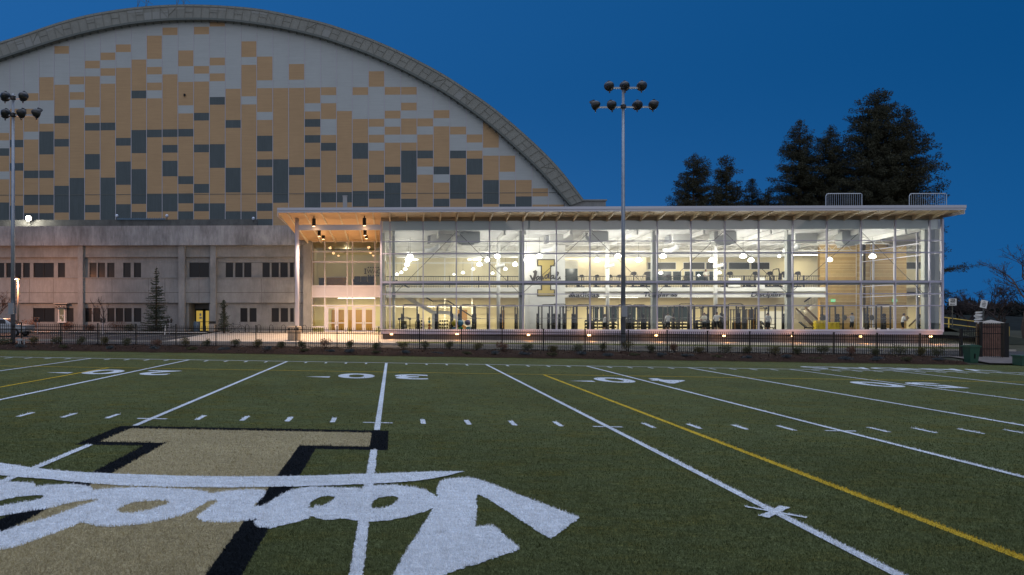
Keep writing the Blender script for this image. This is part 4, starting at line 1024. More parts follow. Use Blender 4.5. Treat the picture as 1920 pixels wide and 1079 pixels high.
for k, (p0, p1) in enumerate(lv):
    m1 = MB(); a, b = ex(p0), ex(p1); z0, z1 = ez(624), ez(576); s_ = .17
    m1.box(a, a+s_, YE-.03, YE+.03, z0, z1); m1.box(b-s_, b, YE-.03, YE+.03, z0, z1); m1.box(a+s_, b-s_, YE-.03, YE+.03, z1-.14, z1); m1.box(a+s_, b-s_, YE-.03, YE+.03, z0, z0+.2); m1.box(a+s_, b-s_, YE-.035, YE+.02, ez(606.8), ez(605))
    dl = m1.build('entrance_door', alu_w, gym)
    m1 = MB(); m1.face([(a+s_, YE, z0+.2), (b-s_, YE, z0+.2), (b-s_, YE, z1-.14), (a+s_, YE, z1-.14)]); m1.build('glass', glz, dl)
    hx = b-.09 if k % 2 == 0 else a+.09
    m1 = MB(); m1.tube([(hx, YE-.10, ez(609)), (hx, YE-.10, ez(603.5))], .02, 6); m1.build('handle', grey_metal, dl)
for p0, p1 in ((609.5, 612.3), (649.2, 651), (661, 663.3), (701.2, 703)): m1 = MB(); m1.box(ex(p0), ex(p1), YE-.06, YE+.05, ez(624), ez(574)); m1.build('door_jamb', alu_w, gym)
# entrance interior
ye0, ye1 = X(583, YE), XLc
m1 = MB(); m1.box(ye0-.5, ye1, YE+.1, 79.0, G(-8, 70)-.2, ez(624)-.01); m1.build('lobby_floor', mat('lobby_tile', (.35, .30, .22), .4), gym)
m1 = MB(); m1.box(ye0-1, ye1, YE+.1, 79, ez(538), ez(556)); m1.build('lobby_slab', cream_l, gym)
m1 = MB(); m1.box(ye0-1, ye1+1, 76, 76.2, ez(625), ez(553)); m1.build('lobby_wall', cream, gym)
m1 = MB(); m1.box(ye0-1, ye1+1, 79, 79.2, ez(538), soff(70)); m1.build('lounge_wall', cream, gym)
m1 = MB(); m1.box(ye0-1, ye1, YE+1, 79, ez(463)+.5, ez(463)+.7); m1.build('lounge_ceiling', mat('dim_ceiling', (.42, .36, .25), .8), gym)
m1 = MB(); m1.box(ye0-.45, ye0-.3, YE+.1, 79, 0, soff(70)); m1.build('lobby_side_wall', cream, gym)
m1 = MB()
for s_ in range(74): m1.box(ye0-.3, ye0-.24, YE+2.0, YE+5.4, ez(624)+.1+s_*.12, ez(624)+.18+s_*.12)
m1.build('lobby_slats', MATS['slat_wood'], gym)
m1 = MB(); m1.box(ye1-.0, ye1+.12, YF+.1, 79, 0, soff(70)-.5); m1.build('lobby_end_wall', cream_l, gym)
for a, b in ((622, 645), (653, 660), (667, 680), (686, 700)):
    m1 = MB(); cbox(m1, a, b, 581.5, 620, 75.9, 75.97); m1.build('lobby_door', wood_d, gym)
def simp(name, lab, cat, parts):
    t = thing(name, lab, cat)
    for nm, m_, fn in parts: m1 = MB(); fn(m1); m1.build(nm, m_, t)
    return t
simp('sofa', 'dark leather sofa upstairs in the entrance lounge seen through the glass', 'sofa', [
    ('backrest', mat('dark_leather', (.03, .025, .02), .5), lambda m: [cbox(m, 664+i*12.7, 676+i*12.7, 518.5, 530, 73.0, 73.35) for i in range(3)]),
    ('seat', MATS['dark_leather'], lambda m: cbox(m, 664, 702, 529, 536, 73.4, 74.1)), ('armrest', MATS['dark_leather'], lambda m: (cbox(m, 661.5, 664.3, 524, 536, 73.0, 74.1), cbox(m, 701.8, 704.5, 524, 536, 73.0, 74.1)))])
simp('reception_counter', 'tan slatted counter upstairs in the entrance lounge left of the sofa', 'counter', [
    ('front', wood_d, lambda m: cbox(m, 612, 648, 521, 536, 73.5, 74.2)), ('top', cream_l, lambda m: cbox(m, 611, 649, 518.5, 521, 73.4, 74.3)), ('slat', MATS['slat_wood'], lambda m: [cbox(m, 613, 647, 522+i*2, 523.2+i*2, 73.45, 73.5) for i in range(7)])])
simp('cabinet', 'dark low cabinet upstairs at the left of the entrance lounge', 'cabinet', [('body', mat('dark_cabinet', (.03, .03, .03), .5), lambda m: cbox(m, 598, 608, 523, 536, 73.5, 74)), ('top', gunmetal, lambda m: cbox(m, 597.5, 608.5, 521.5, 523, 73.45, 74.05))])
p = at(700.5, 513, 78.9); o = text_obj('conference_lettering', 'WAC', .46, mat('sign_brown', (.09, .07, .05), .6), (p[0], 78.9, p[2]), None, bold=.0, wscale=1.0, shear=.1); tag(o, 'dark WAC lettering on the cream lounge wall above the sofa', 'lettering')
m1 = MB()
for k in range(5):
    for q in (502, 517.2):
        c = at(690.5+k*4.6, q, 78.9); s_ = .075; m1.prism([(c[0]-s_, c[2]-s_), (c[0]+s_, c[2]-s_*.7), (c[0]+s_*.8, c[2]+s_), (c[0]-s_*.6, c[2]+s_*.9)], 78.86, 78.9, (k+ (q > 510)) % 2)
c = at(685, 509, 78.9); m1.box(c[0]-.12, c[0]+.12, 78.86, 78.9, c[2]+.22, c[2]+.3); m1.box(c[0]-.12, c[0]+.12, 78.86, 78.9, c[2]-.3, c[2]-.22); m1.box(c[0]-.05, c[0]+.05, 78.86, 78.9, c[2]-.22, c[2]+.22)
tag(m1.build('wall_badges', [MATS['sign_brown'], mat('badge_navy', (.03, .04, .12), .6)]), 'rows of tiny team badges around the WAC lettering', 'badges')
# ================================================================ lamps
def pendant_proto(em_=None):
    t = thing('pendant_lamp', '', 'pendant lamp', (0, 0, 0), group='glowing pendant lamps hanging in the gym')
    m1 = MB(); m1.lathe([(.001, .02), (.13, .03), (.26, .10), (.30, .20), (.24, .32), (.10, .44), (.06, .50), (.001, .52)], (0, 0, -.2), 16); m1.build('glass_shade', em_, t, smooth=True)
    m1 = MB(); m1.tube([(0, 0, .3), (0, 0, .46)], .06, 8); m1.build('socket', gunmetal, t)
    m1 = MB(); m1.tube([(0, 0, .46), (0, 0, 1.9)], .012, 5); m1.build('rod', gunmetal, t)
    return t
PEN = [(769,481,1,60.5),(766,488.5,1,64),(763,496.5,1,69),(759.7,505,.9,72.6),(752.4,511.5,.8,73.2),(744,515,.8,73.4),(851,515,.6,73.3),(868,512,.8,73.0),(886.7,505,.8,72.4),(899,496.5,1,69),(914,488,1,64),(932.6,481,1,60.5),(965.7,496.5,1,69),(947.5,505,.9,72.5),(923.7,513,.75,73.1),(987,488,1,63.9),(1011.4,481,1,60.5),(1119.6,488.5,1,64),(1158.6,481,1,60.5),(1197.3,488.5,1,64),(1243.2,481,1,60.5),(1238.8,512.5,.9,73.0),(1334.3,488.5,1,64),(1310.2,517.6,.7,73.3),(1348.9,512,.9,73.0),(1393.3,481,1,60.5),(1408.2,488.7,1,64),(1461,481,.5,61.5),(1555.7,487.7,.9,64),(1636,481.5,1,60.5),(1724,482.5,.95,61.5),(1677,512,.7,70.2)]  # those behind the third row model lamp reflections in the rear glass
em_reflected = emis('reflected_lamp_glow', (1, .97, .88), 2.2)
proto = pendant_proto(em_white); deep = pendant_proto(em_reflected); nd = 0
ROW = {60.5: 'row nearest the glass', 64: 'second row', 69: 'third row'}
for i, (px, py, sc_, y_) in enumerate(PEN):
    if y_ > 70: o = deep if nd == 0 else dup(deep); nd += 1
    else: o = proto if i == 0 else dup(proto)
    o.location = at(px, py, y_); o.scale = (sc_*.86,)*3
    o['label'] = 'glowing white pendant lamp hanging in the gym, %s from the left' % ORD[sorted(range(len(PEN)), key=lambda q: PEN[q][0]).index(i)]
    near = y_ < 70 and py < 500
    if near:
        lamp('pendant_light', 'POINT', (0, 0, -.35), 16 if px < 780 else 50 if px < 1000 else 280 if px > 1500 else 165 if sc_ > .6 else 70, (1, .93, .78), o, .22)
        lamp('pendant_uplight', 'POINT', (0, 0, .75), 26 if px < 780 else 62 if px < 1000 else 100, (1, .97, .92), o, .3)
# linear tubes below the mezzanine and wall-wash tubes above
tube0 = thing('tube_light', '', 'tube light', group='long fluorescent tube lights under the mezzanine')
MB().box(-.95, .95, -.05, .05, -.05, 0).build('tube', em_tube, tube0)
MB().box(-1.0, 1.0, -.07, .07, 0, .06).build('housing', white, tube0)
TUB = [(762,559.5,70),(820,559.5,70),(870,559.5,70),(904,559.5,68),(940,559.5,68),(1066,558.8,68),(1132,559,68),(1140,561.5,69.5),(1165,559,67.6),(1178,561.5,69.5),(1208,559,68),(1240,561.5,69),(1262,559.2,67.6),(1290,559.2,67.6),(1296,561,69.5),(1322,559.6,68),(1408,559.6,68),(1432,559.6,68),(1456,559.8,68),(1487,560,68)]  # three leftmost are added to brighten the dark area under the mezzanine
TUB.sort()
for i, (px, py, y_) in enumerate(TUB):
    o = tube0 if i == 0 else dup(tube0)
    p = at(px, py, y_); o.location = (p[0], y_, EYE+1.98 - (py-559)*.02); o['label'] = 'glowing tube light under the mezzanine, %s from the left' % ORD[i]
    if i % 2 == 0 or i < 4:
        l = lamp('tube_glow', 'AREA', (0, 0, -.08), 120 if i < 3 else 110 if i < 5 else 62, (1, .84, .52), o); l.data.shape = 'RECTANGLE'; l.data.size = 1.8; l.data.size_y = .2
for k, (p0, p1, q) in enumerate(((1060, 1214, 479.5), (1240, 1300, 478), (1488, 1537, 478.5))):
    t = thing('strip_light', ['long glowing strip light above the cream upstairs wall', 'glowing strip light above the clerestory windows', 'glowing strip light washing the wall beside the wood slats'][k], 'strip light', at((p0+p1)/2, q, 72.2))
    hw = (X(p1, 72.2)-X(p0, 72.2))/2
    MB().box(-hw, hw, -.04, .04, -.04, .02).build('tube', em_tube, t); MB().box(-hw, hw, -.08, .08, .021, .10).build('housing', white, t)
    l = lamp('strip_glow', 'AREA', (0, .0, -.08), 90 if k != 1 else 60, (1, .86, .60), t); l.data.shape = 'RECTANGLE'; l.data.size = hw*2; l.data.size_y = .15
for k, px in enumerate((772, 890)):
    c = at(px, 487, 73.2); t = tag(MB().box(c[0]-.7, c[0]+.7, 73.15, 73.25, c[2]-.04, c[2]+.04).build('strip_light', em_tube), ['short strip light on the cream wall behind the %s pendants' % a for a in ('leftmost', 'middle left')][k], 'strip light')
# lounge, lobby and canopy
em_dim = emis('lamp_glow_downlight', (1, .6, .3), 3.5)
for k, (px, py, y_) in enumerate(((588.5, 417, 57.2), (683.3, 416, 57.2), (598.5, 436.5, 62.5), (606.5, 442.5, 66.5), (684.5, 435, 62.5), (687, 441.5, 66.5))):
    c = at(px, py, y_); top = soff(y_) - c[2] - .02
    t = thing('canopy_downlight', 'black cylindrical downlight under the canopy, %s' % ['front left', 'front right', 'middle left', 'rear left', 'middle right', 'rear right'][k], 'downlight', c, group='black cylinder downlights under the entrance canopy')
    MB().tube([(0, 0, -.32), (0, 0, .30)], .15, 16).build('cylinder', dark_metal, t, smooth=False)
    MB().tube([(0, 0, .3), (0, 0, max(.32, top))], .04, 6).build('stem', dark_metal, t)
    MB().tube([(0, 0, -.335), (0, 0, -.325)], .12, 16).build('lens', em_dim, t)
    lamp('downlight_beam', 'SPOT', (0, 0, -.42), 3000, (1, .68, .44), t, .12, (R(-14), 0, 0), 130, .9)
    lamp('soffit_bounce_fill', 'POINT', (0, 0, -.45), 16, (1, .55, .24), t, .15)  # extra point lamp standing in for ground bounce on the soffit
c = at(668, 559.5, 73); t = thing('lobby_tube_light', 'bright tube light across the ceiling just behind the entrance doors', 'tube light', (c[0], 73, ez(556)-.12))
MB().box(-1.9, 1.9, -.04, .04, -.02, .02).build('tube', em_tube, t)
l = lamp('lobby_glow', 'AREA', (0, 0, -.1), 260, (1, .85, .45), t); l.data.shape = 'RECTANGLE'; l.data.size = 3.6; l.data.size_y = .2
c = at(650, 466, 75); t = thing('lounge_ceiling_light', 'small dim ceiling light in the upstairs entrance lounge', 'ceiling light', (c[0], 75, ez(463)+.42))
MB().tube([(0, 0, 0), (0, 0, .07)], .25, 14).build('lens', em_tube, t); lamp('lounge_glow', 'POINT', (0, 0, -.3), 85, (1, .85, .5), t, .2)
# low amber wall lights on the base of the gym
WL = [(734,627),(857,627.5),(990.5,628.5),(1104.5,629),(1230.5,629.3),(1357,630),(1485,630.3),(1613.5,631.3),(1745,631.6)]
w0 = thing('base_wall_light', '', 'wall light', group='small amber lights along the foot of the gym')
MB().box(-.11, .11, -.06, 0, -.055, .055).build('lens', em_warm, w0)
MB().box(-.14, .14, 0, .05, -.08, .08).box(-.02, .02, .05, .46, -.03, .03).build('housing', gunmetal, w0)
for i, (px, py) in enumerate(WL):
    o = w0 if i == 0 else dup(w0)
    o.location = at(px, py, 57.98); o['label'] = 'small amber wall light under the gym glass wall, %s from the left' % ORD[i]
    lamp('amber_spill', 'POINT', (0, -.75, -.3), 15, (1, .42, .13), o, .1)
# ================================================================ gym equipment
def rack_proto():
    t = thing('power_rack', '', 'power rack', group='black power racks standing behind the glass')
    for sx in (-.6, .6):
        for y_ in (0, 1.1): MB().box(sx-.05, sx+.05, y_-.05, y_+.05, 0, 2.38).build('upright', gunmetal, t)
    m1 = MB(); m1.tube([(-.6, 0, 2.3), (-.55, 0, 2.42), (-.42, 0, 2.46), (.42, 0, 2.46), (.55, 0, 2.42), (.6, 0, 2.3)], .035, 8); m1.bar((-.6, 0, 2.35), (-.6, 1.1, 2.35), .06); m1.bar((.6, 0, 2.35), (.6, 1.1, 2.35), .06); m1.bar((-.6, 1.1, 2.33), (.6, 1.1, 2.33), .06); m1.build('top_frame', gunmetal, t, smooth=False)
    m1 = MB(); m1.bar((-.6, 0, .05), (-.6, 1.1, .05), .09); m1.bar((.6, 0, .05), (.6, 1.1, .05), .09); m1.bar((-.6, 1.1, .1), (.6, 1.1, .1), .07); m1.build('base_frame', gunmetal, t)
    m1 = MB(); m1.tube([(-1.1, -.1, 1.28), (1.1, -.1, 1.28)], .014, 8); m1.build('barbell', mat('chrome', (.6, .6, .6), .25, 1), t)
    m1 = MB()
    for sx in (-.6, .6): m1.bar((sx, -.12, 1.24), (sx, .02, 1.24), .04); m1.bar((sx, -.13, 1.22), (sx, -.13, 1.32), .03); m1.bar((sx, .0, .75), (sx, 1.1, .75), .05)
    m1.build('hook', gunmetal, t)
    for sx in (-1, 1):
        m1 = MB()
        for k, (z, r) in enumerate(((.3, .22), (.62, .21), (.95, .19), (1.27, .17), (1.55, .14))): m1.tube([(sx*.66, .95, z), (sx*.80, .95, z)], r, 16)
        m1.build('weight_plates', dark_metal, t)
    return t
rk = rack_proto()
RK = [(769.5,60.6,.0,1),(834,60.6,0,1),(878,60.8,0,1.0),(904,61.6,0,.98),(957,61.2,0,.98),(1029,60.8,.05,1.0),(1048,61.8,-.03,1.02),(1095,60.8,0,1),(1125,63,0,.98),(1172,61,0,1),(1198,62.5,0,1),(1287,60.9,0,1.02),(1379,60.9,0,1.03),(1467,60.9,0,1),(1568,64.6,0,1),(1656,60.9,0,1),(1160,64.3,0,.98),(1240,64.0,0,.98),(1315,64.2,0,1),(1352,62.2,0,1),(1408,63.5,0,.98),(1068,63,0,.98)]
RK.sort()
for i, (px, y_, rz, s_) in enumerate(RK):
    o = rk if i == 0 else dup(rk)
    o.location = (X(px, y_), y_, FLOOR); o.rotation_euler = (0, 0, rz); o.scale = (s_,)*3
    o['label'] = 'black power rack with barbell behind the glass, %s from the left' % ORD[i]
# big plates on some bars
for k, (px, y_) in enumerate(((1543.5, 60.9), (1582.5, 60.9), (1633, 60.8))):
    c = at(px, 596, y_); m1 = MB(); m1.tube([(c[0]-.04, y_-.1, c[2]), (c[0]+.04, y_-.1, c[2])], .23, 20)
    m1.tube([(c[0]-.07, y_-.1, c[2]), (c[0]+.07, y_-.1, c[2])], .05, 12)
    tag(m1.build('weight_plate', dark_metal), ['black weight plate left of the yellow platforms', 'black weight plate right of the rack before the wood wall', 'black weight plate on the rack at the right end bay'][k], 'weight plate')
# dumbbell racks
def drack(px0, px1, y_, label):
    a, b = X(px0, y_), X(px1, y_); t = thing('dumbbell_rack', label, 'dumbbell rack', ((a+b)/2, y_, FLOOR)); hw = (b-a)/2
    m1 = MB()
    for z in (.35, .65, .95): m1.box(-hw, hw, 0, .35, z-.02, z+.02)
    for x in (-hw, 0, hw): m1.box(x-.03, x+.03, 0, .06, 0, .98)
    m1.build('frame', gunmetal, t)
    for z in (.44, .74, 1.04):
        m1 = MB(); x = -hw + .12
        while x < hw-.1:
            m1.tube([(x, .0, z), (x, .10, z)], .075, 8); m1.tube([(x, .1, z), (x, .2, z)], .02, 6); m1.tube([(x, .2, z), (x, .3, z)], .075, 8); x += .21
        m1.build('dumbbells', [dark_metal], t)
drack(1114, 1160, 66.8, 'long black dumbbell rack left of the light pole'); drack(1176, 1220, 66.8, 'long black dumbbell rack right of the light pole'); drack(1233, 1295, 66.8, 'long black dumbbell rack behind the first man in white')
drack(779, 795, 63, 'short dumbbell rack beside the small ball tree'); drack(823, 843, 63, 'short dumbbell rack left of the yellow exercise ball')
def bench(px, y_, lab):
    t = thing('weight_bench', lab, 'bench', (X(px, y_), y_, FLOOR), .5)
    MB().box(-.15, .15, -.1, .55, .42, .5).build('seat', dark_metal, t)
    m1 = MB(); m1.bar((0, .5, .47), (0, 1.1, .95), .3, .07); m1.build('backrest', dark_metal, t)
    m1 = MB(); m1.box(-.03, .03, -.1, .9, .1, .16); m1.box(-.25, .25, -.12, -.06, 0, .06); m1.box(-.25, .25, .86, .92, 0, .06); m1.bar((0, 0, .1), (0, 0, .45), .06); m1.bar((0, .6, .1), (0, .7, .6), .05); m1.build('frame', gunmetal, t)
bench(1450, 61.5, 'black weight bench in front of the bright office window'); bench(1523, 61.3, 'black weight bench left of the yellow platforms'); bench(1262, 62.5, 'black weight bench beside the first man in white')
def machine(px, y_, lab, tall=2.1, arm=True, body=gunmetal):
    t = thing('cable_machine', lab, 'exercise machine', (X(px, y_), y_, FLOOR))
    m1 = MB()
    for x in (-.45, .45): m1.box(x-.04, x+.04, -.04, .04, 0, tall); m1.box(x-.05, x+.05, -.5, .5, 0, .07)
    m1.tube([(-.45, 0, tall), (-.2, 0, tall+.12), (.2, 0, tall+.12), (.45, 0, tall)], .04, 8); m1.build('frame', body, t)
    m1 = MB(); 
    for k in range(12): m1.box(-.16, .16, -.1, .1, .15+k*.075, .215+k*.075)
    m1.build('weight_stack', dark_metal, t)
    m1 = MB(); m1.ball((-.5, -.2, tall-.05), .11, n=10); m1.ball((.45, -.2, tall-.02), .11, n=10); m1.bar((-.5, -.2, tall-.05), (.45, -.2, tall-.02), .05); m1.build('pulley_arm', dark_metal, t)
    MB().box(-.2, .2, -.6, -.25, .45, .53).box(-.04, .04, -.45, -.4, .0, .45).build('seat', dark_metal, t)
machine(1327, 63, 'tall cable machine between the second and third men in white', 2.3); machine(1352, 64.5, 'cable machine partly behind the white pillar', 2.3); machine(759, 62, 'short exercise machine with a pale shroud at the far left of the gym', 1.25)
c = (X(754, 61.8), 61.6); simp('machine_shroud', 'pale boxy shroud of the exercise machine at the far left', 'machine cover', [('panel', cream_l, lambda m: m.box(c[0]-.12, c[0]+.34, 61.4, 61.5, FLOOR+.05, FLOOR+.72)), ('badge', gunmetal, lambda m: m.box(c[0]+.04, c[0]+.18, 61.38, 61.399, FLOOR+.30, FLOOR+.42))])
machine(1208, 62.5, 'cable machine just left of the grey column in the middle', 2.25); machine(1111, 65, 'cable machine in front of the dark lower windows left of the white pillar', 2.2); machine(1425, 64.5, 'cable machine left of the man before the bright office window', 2.2); machine(1270, 65, 'cable machine in the bay right of the middle grey column', 2.3); machine(1305, 64.8, 'cable machine behind the arched power rack', 2.2); machine(1186, 65, 'cable machine close right of the light pole', 2.3)
drack(1306, 1335, 66.5, 'short dumbbell rack behind the second man'); drack(1097, 1113, 66.8, 'short dumbbell rack at the edge of the cream wall')
t = thing('mat_storage_rack', 'tall storage rack of upright bars and foam rollers left of the grey column', 'storage rack', (X(1370, 64), 64, FLOOR))
w_ = X(1417, 64) - X(1370, 64); m1 = MB()
for z in (.05, 1.1, 2.0): m1.box(0, w_, -.03, .03, z, z+.06); m1.box(0, w_, .5, .56, z, z+.06)
for k in range(9): m1.box(w_*k/8-.03, w_*k/8+.03, -.04, .04, 0, 2.1)
m1.build('frame', gunmetal, t)
m1 = MB()
for k in range(12): x = w_*(k+.5)/12; m1.tube([(x, .2, .1), (x, .2, .9+.25*random.random())], .055, 10, k % 3)
m1.build('foam_rollers', [cream_l, gunmetal, mat('orange_foam', (.5, .25, .06), .7)], t)
m1 = MB()
for k in range(5): x = w_*(.55+.1*k); m1.box(x-.05, x+.05, .15, .25, 1.15, 2.0, k % 2)
m1.build('hanging_bands', [mat('amber_band', (.45, .25, .05), .6), gunmetal], t)
# coloured balls
def ball(px, py, r, col, lab, y_=60.2, grp=None, name='exercise_ball', cat='exercise ball'):
    c = at(px, py, y_); m = mat('ball_%s_%d' % (name, px), col, .35)
    return tag(MB().ball(c, r, n=24).build(name, m, smooth=True), lab, cat, grp)
for a in ((852.5,606,.27,(.75,.55,.02),'large yellow exercise ball on the ball shelf'),(863,606,.27,(.06,.26,.42),'large blue exercise ball between the yellow and purple balls'),(877,605,.25,(.16,.12,.24),'large purple exercise ball beside the power rack'),(863.5,617.5,.24,(.10,.55,.18),'green exercise ball on the floor under the blue ball'),(852,618,.22,(.08,.28,.42),'small blue exercise ball on the floor under the yellow ball'),(878,617.5,.22,(.12,.38,.42),'pale teal exercise ball on the floor under the purple ball')): ball(*a)
t = thing('ball_shelf', 'dark metal shelf carrying the large exercise balls', 'shelf', (X(864, 60.2), 60.2, FLOOR))
zz = at(863, 606, 60.2)[2] - .27 - FLOOR; MB().box(-.9, .9, -.16, -.12, zz-.1, zz-.06).box(-.9, .9, .12, .16, zz-.1, zz-.06).build('rail', gunmetal, t)
for x in (-.9, .9): MB().box(x-.03, x+.03, -.15, .15, 0, zz-.06).build('leg', gunmetal, t)
for py, r, col, nm in ((598.2,.115,(.75,.55,.03),'yellow'),(603.7,.115,(.07,.28,.42),'blue'),(610,.115,(.65,.22,.05),'orange'),(615.5,.115,(.62,.15,.06),'red')): ball(805, py, r, col, '%s medicine ball on the small vertical ball tree' % nm, 61.0, name='medicine_ball', cat='medicine ball')
m1 = MB(); x = X(805, 61.1); m1.box(x-.15, x+.15, 61.15, 61.35, FLOOR, FLOOR+.05); m1.box(x-.03, x+.03, 61.13, 61.19, FLOOR+.05, FLOOR+1.35); tag(m1.build('ball_tree', gunmetal), 'slim black stand holding four small medicine balls', 'ball stand')
# yellow platforms
yp = mat('yellow_plastic', (.85, .66, .02), .4)
p0 = MB(); p0.box(-.46, .46, -.2, .2, .05, .125); p0.box(-.40, -.25, -.18, .18, 0, .06); p0.box(.25, .40, -.18, .18, 0, .06); p0.box(-.08, .08, -.18, .18, 0, .06)
po = tag(p0.build('step_platform', yp), '', 'step platform', 'yellow step platforms in two stacks'); first = True
for s_, (px, n) in enumerate(((1537, 8), (1562, 7))):
    for k in range(n):
        o = po if first else po.copy()
        if not first: COL.objects.link(o)
        first = False
        o.location = (X(px, 62.4) + random.uniform(-.03, .03), 62.4, FLOOR + .135*k); o['label'] = 'yellow plastic step platform, %s up in the %s stack' % (ORD[k], ('left', 'right')[s_])
# cardio machines on the mezzanine
MZ = EYE + 2.74
def cardio_proto():
    t = thing('cardio_machine', '', 'cardio machine', group='dark cardio machines lined up on the mezzanine')
    MB().box(-.28, .28, -.2, 1.4, .0, .16).build('base', gunmetal, t)
    m1 = MB(); m1.bar((0, 0, .1), (0, -.05, 1.25), .09); m1.build('mast', gunmetal, t)
    m1 = MB(); m1.prism([(-.24, 1.2), (.20, 1.16), (.26, 1.42), (.1, 1.52), (-.2, 1.46)], -.1, -.02); m1.build('console', dark_metal, t)
    m1 = MB()
    for s in (-1, 1): m1.tube([(s*.3, .5, .3), (s*.32, .2, .9), (s*.3, -.02, 1.25), (s*.22, -.1, 1.36)], .025, 6)
    m1.build('handle', gunmetal, t)
    m1 = MB(); m1.lathe([(.001, -.1), (.28, -.09), (.30, 0), (.28, .09), (.001, .1)], (0, .9, .35), 16, axis='x'); m1.build('flywheel_cover', dark_metal, t)
    return t
cp = cardio_proto()
for i, (px, y_) in enumerate(((1090,67.4),(1119,67.4),(1143,67.4),(1161,67.4),(1188,66.8),(1212,66.8),(1252,67.4),(1287,67.4),(1368,66.9),(1415,66.8),(1443,66.7),(1469,66.7),(1495,66.8))):
    o = cp if i == 0 else dup(cp)
    sc_ = .84 if i < 4 or i in (6, 7) else 1.0
    o.location = (X(px, y_), y_, MZ+.002); o.rotation_euler = (0, 0, random.uniform(-.3, .3)); o.scale = (sc_,)*3; o['label'] = 'dark cardio machine behind the mezzanine railing, %s from the left' % ORD[i]
for k, (a, b, q0, q1) in enumerate(((1366, 1388, 521.5, 538), (1419, 1434, 520.5, 543), (1468, 1473, 521, 539))):
    m1 = MB(); c0, c1 = at(a, q0, 65.9), at(b, q1, 65.9); m1.box(c0[0], c1[0], 65.88, 65.96, c1[2], c0[2]); tag(m1.build('banner', white), 'blank white panel fixed to the mezzanine railing, %s from the left' % ORD[k], 'panel')
t = thing('cable_crossover', 'dark two-legged arm machine rising above the mezzanine at the right', 'exercise machine', (X(1455, 68), 68, MZ))
m1 = MB(); s_ = 19.4
m1.tube([(-.55, 0, .0), (-.5, 0, .9), (-.25, 0, 1.75), (0, 0, 1.82)], .04, 6); m1.tube([(0, 0, 1.82), (.25, 0, 1.85), (.35, 0, 1.3), (.42, 0, 0)], .06, 6); m1.build('frame', gunmetal, t); MB().box(.3, .5, -.1, .1, .8, 1.4).build('pad', dark_metal, t); MB().box(-.6, .5, -.3, .3, 0, .08).build('base', gunmetal, t)
# clock and wall plates
c = at(1066, 579.5, 73.9); m1 = MB(); m1.lathe([(.001, -.04), (.17, -.04), (.19, -.03), (.19, 0)], (c[0], 73.95, c[2]), 20, axis='y'); cl = tag(m1.build('wall_clock', cream_l), 'round wall clock on the cream wall right of the emblem wall', 'clock')
m1 = MB(); m1.lathe([(.19, -.05), (.22, -.05), (.22, 0)], (c[0], 73.95, c[2]), 20, axis='y'); m1.build('rim', gunmetal, cl)
m1 = MB(); m1.bar((c[0], 73.9, c[2]), (c[0]+.1, 73.9, c[2]+.02), .015); m1.bar((c[0], 73.9, c[2]), (c[0]-.02, 73.9, c[2]+.13), .015); m1.build('hand', gunmetal, cl)
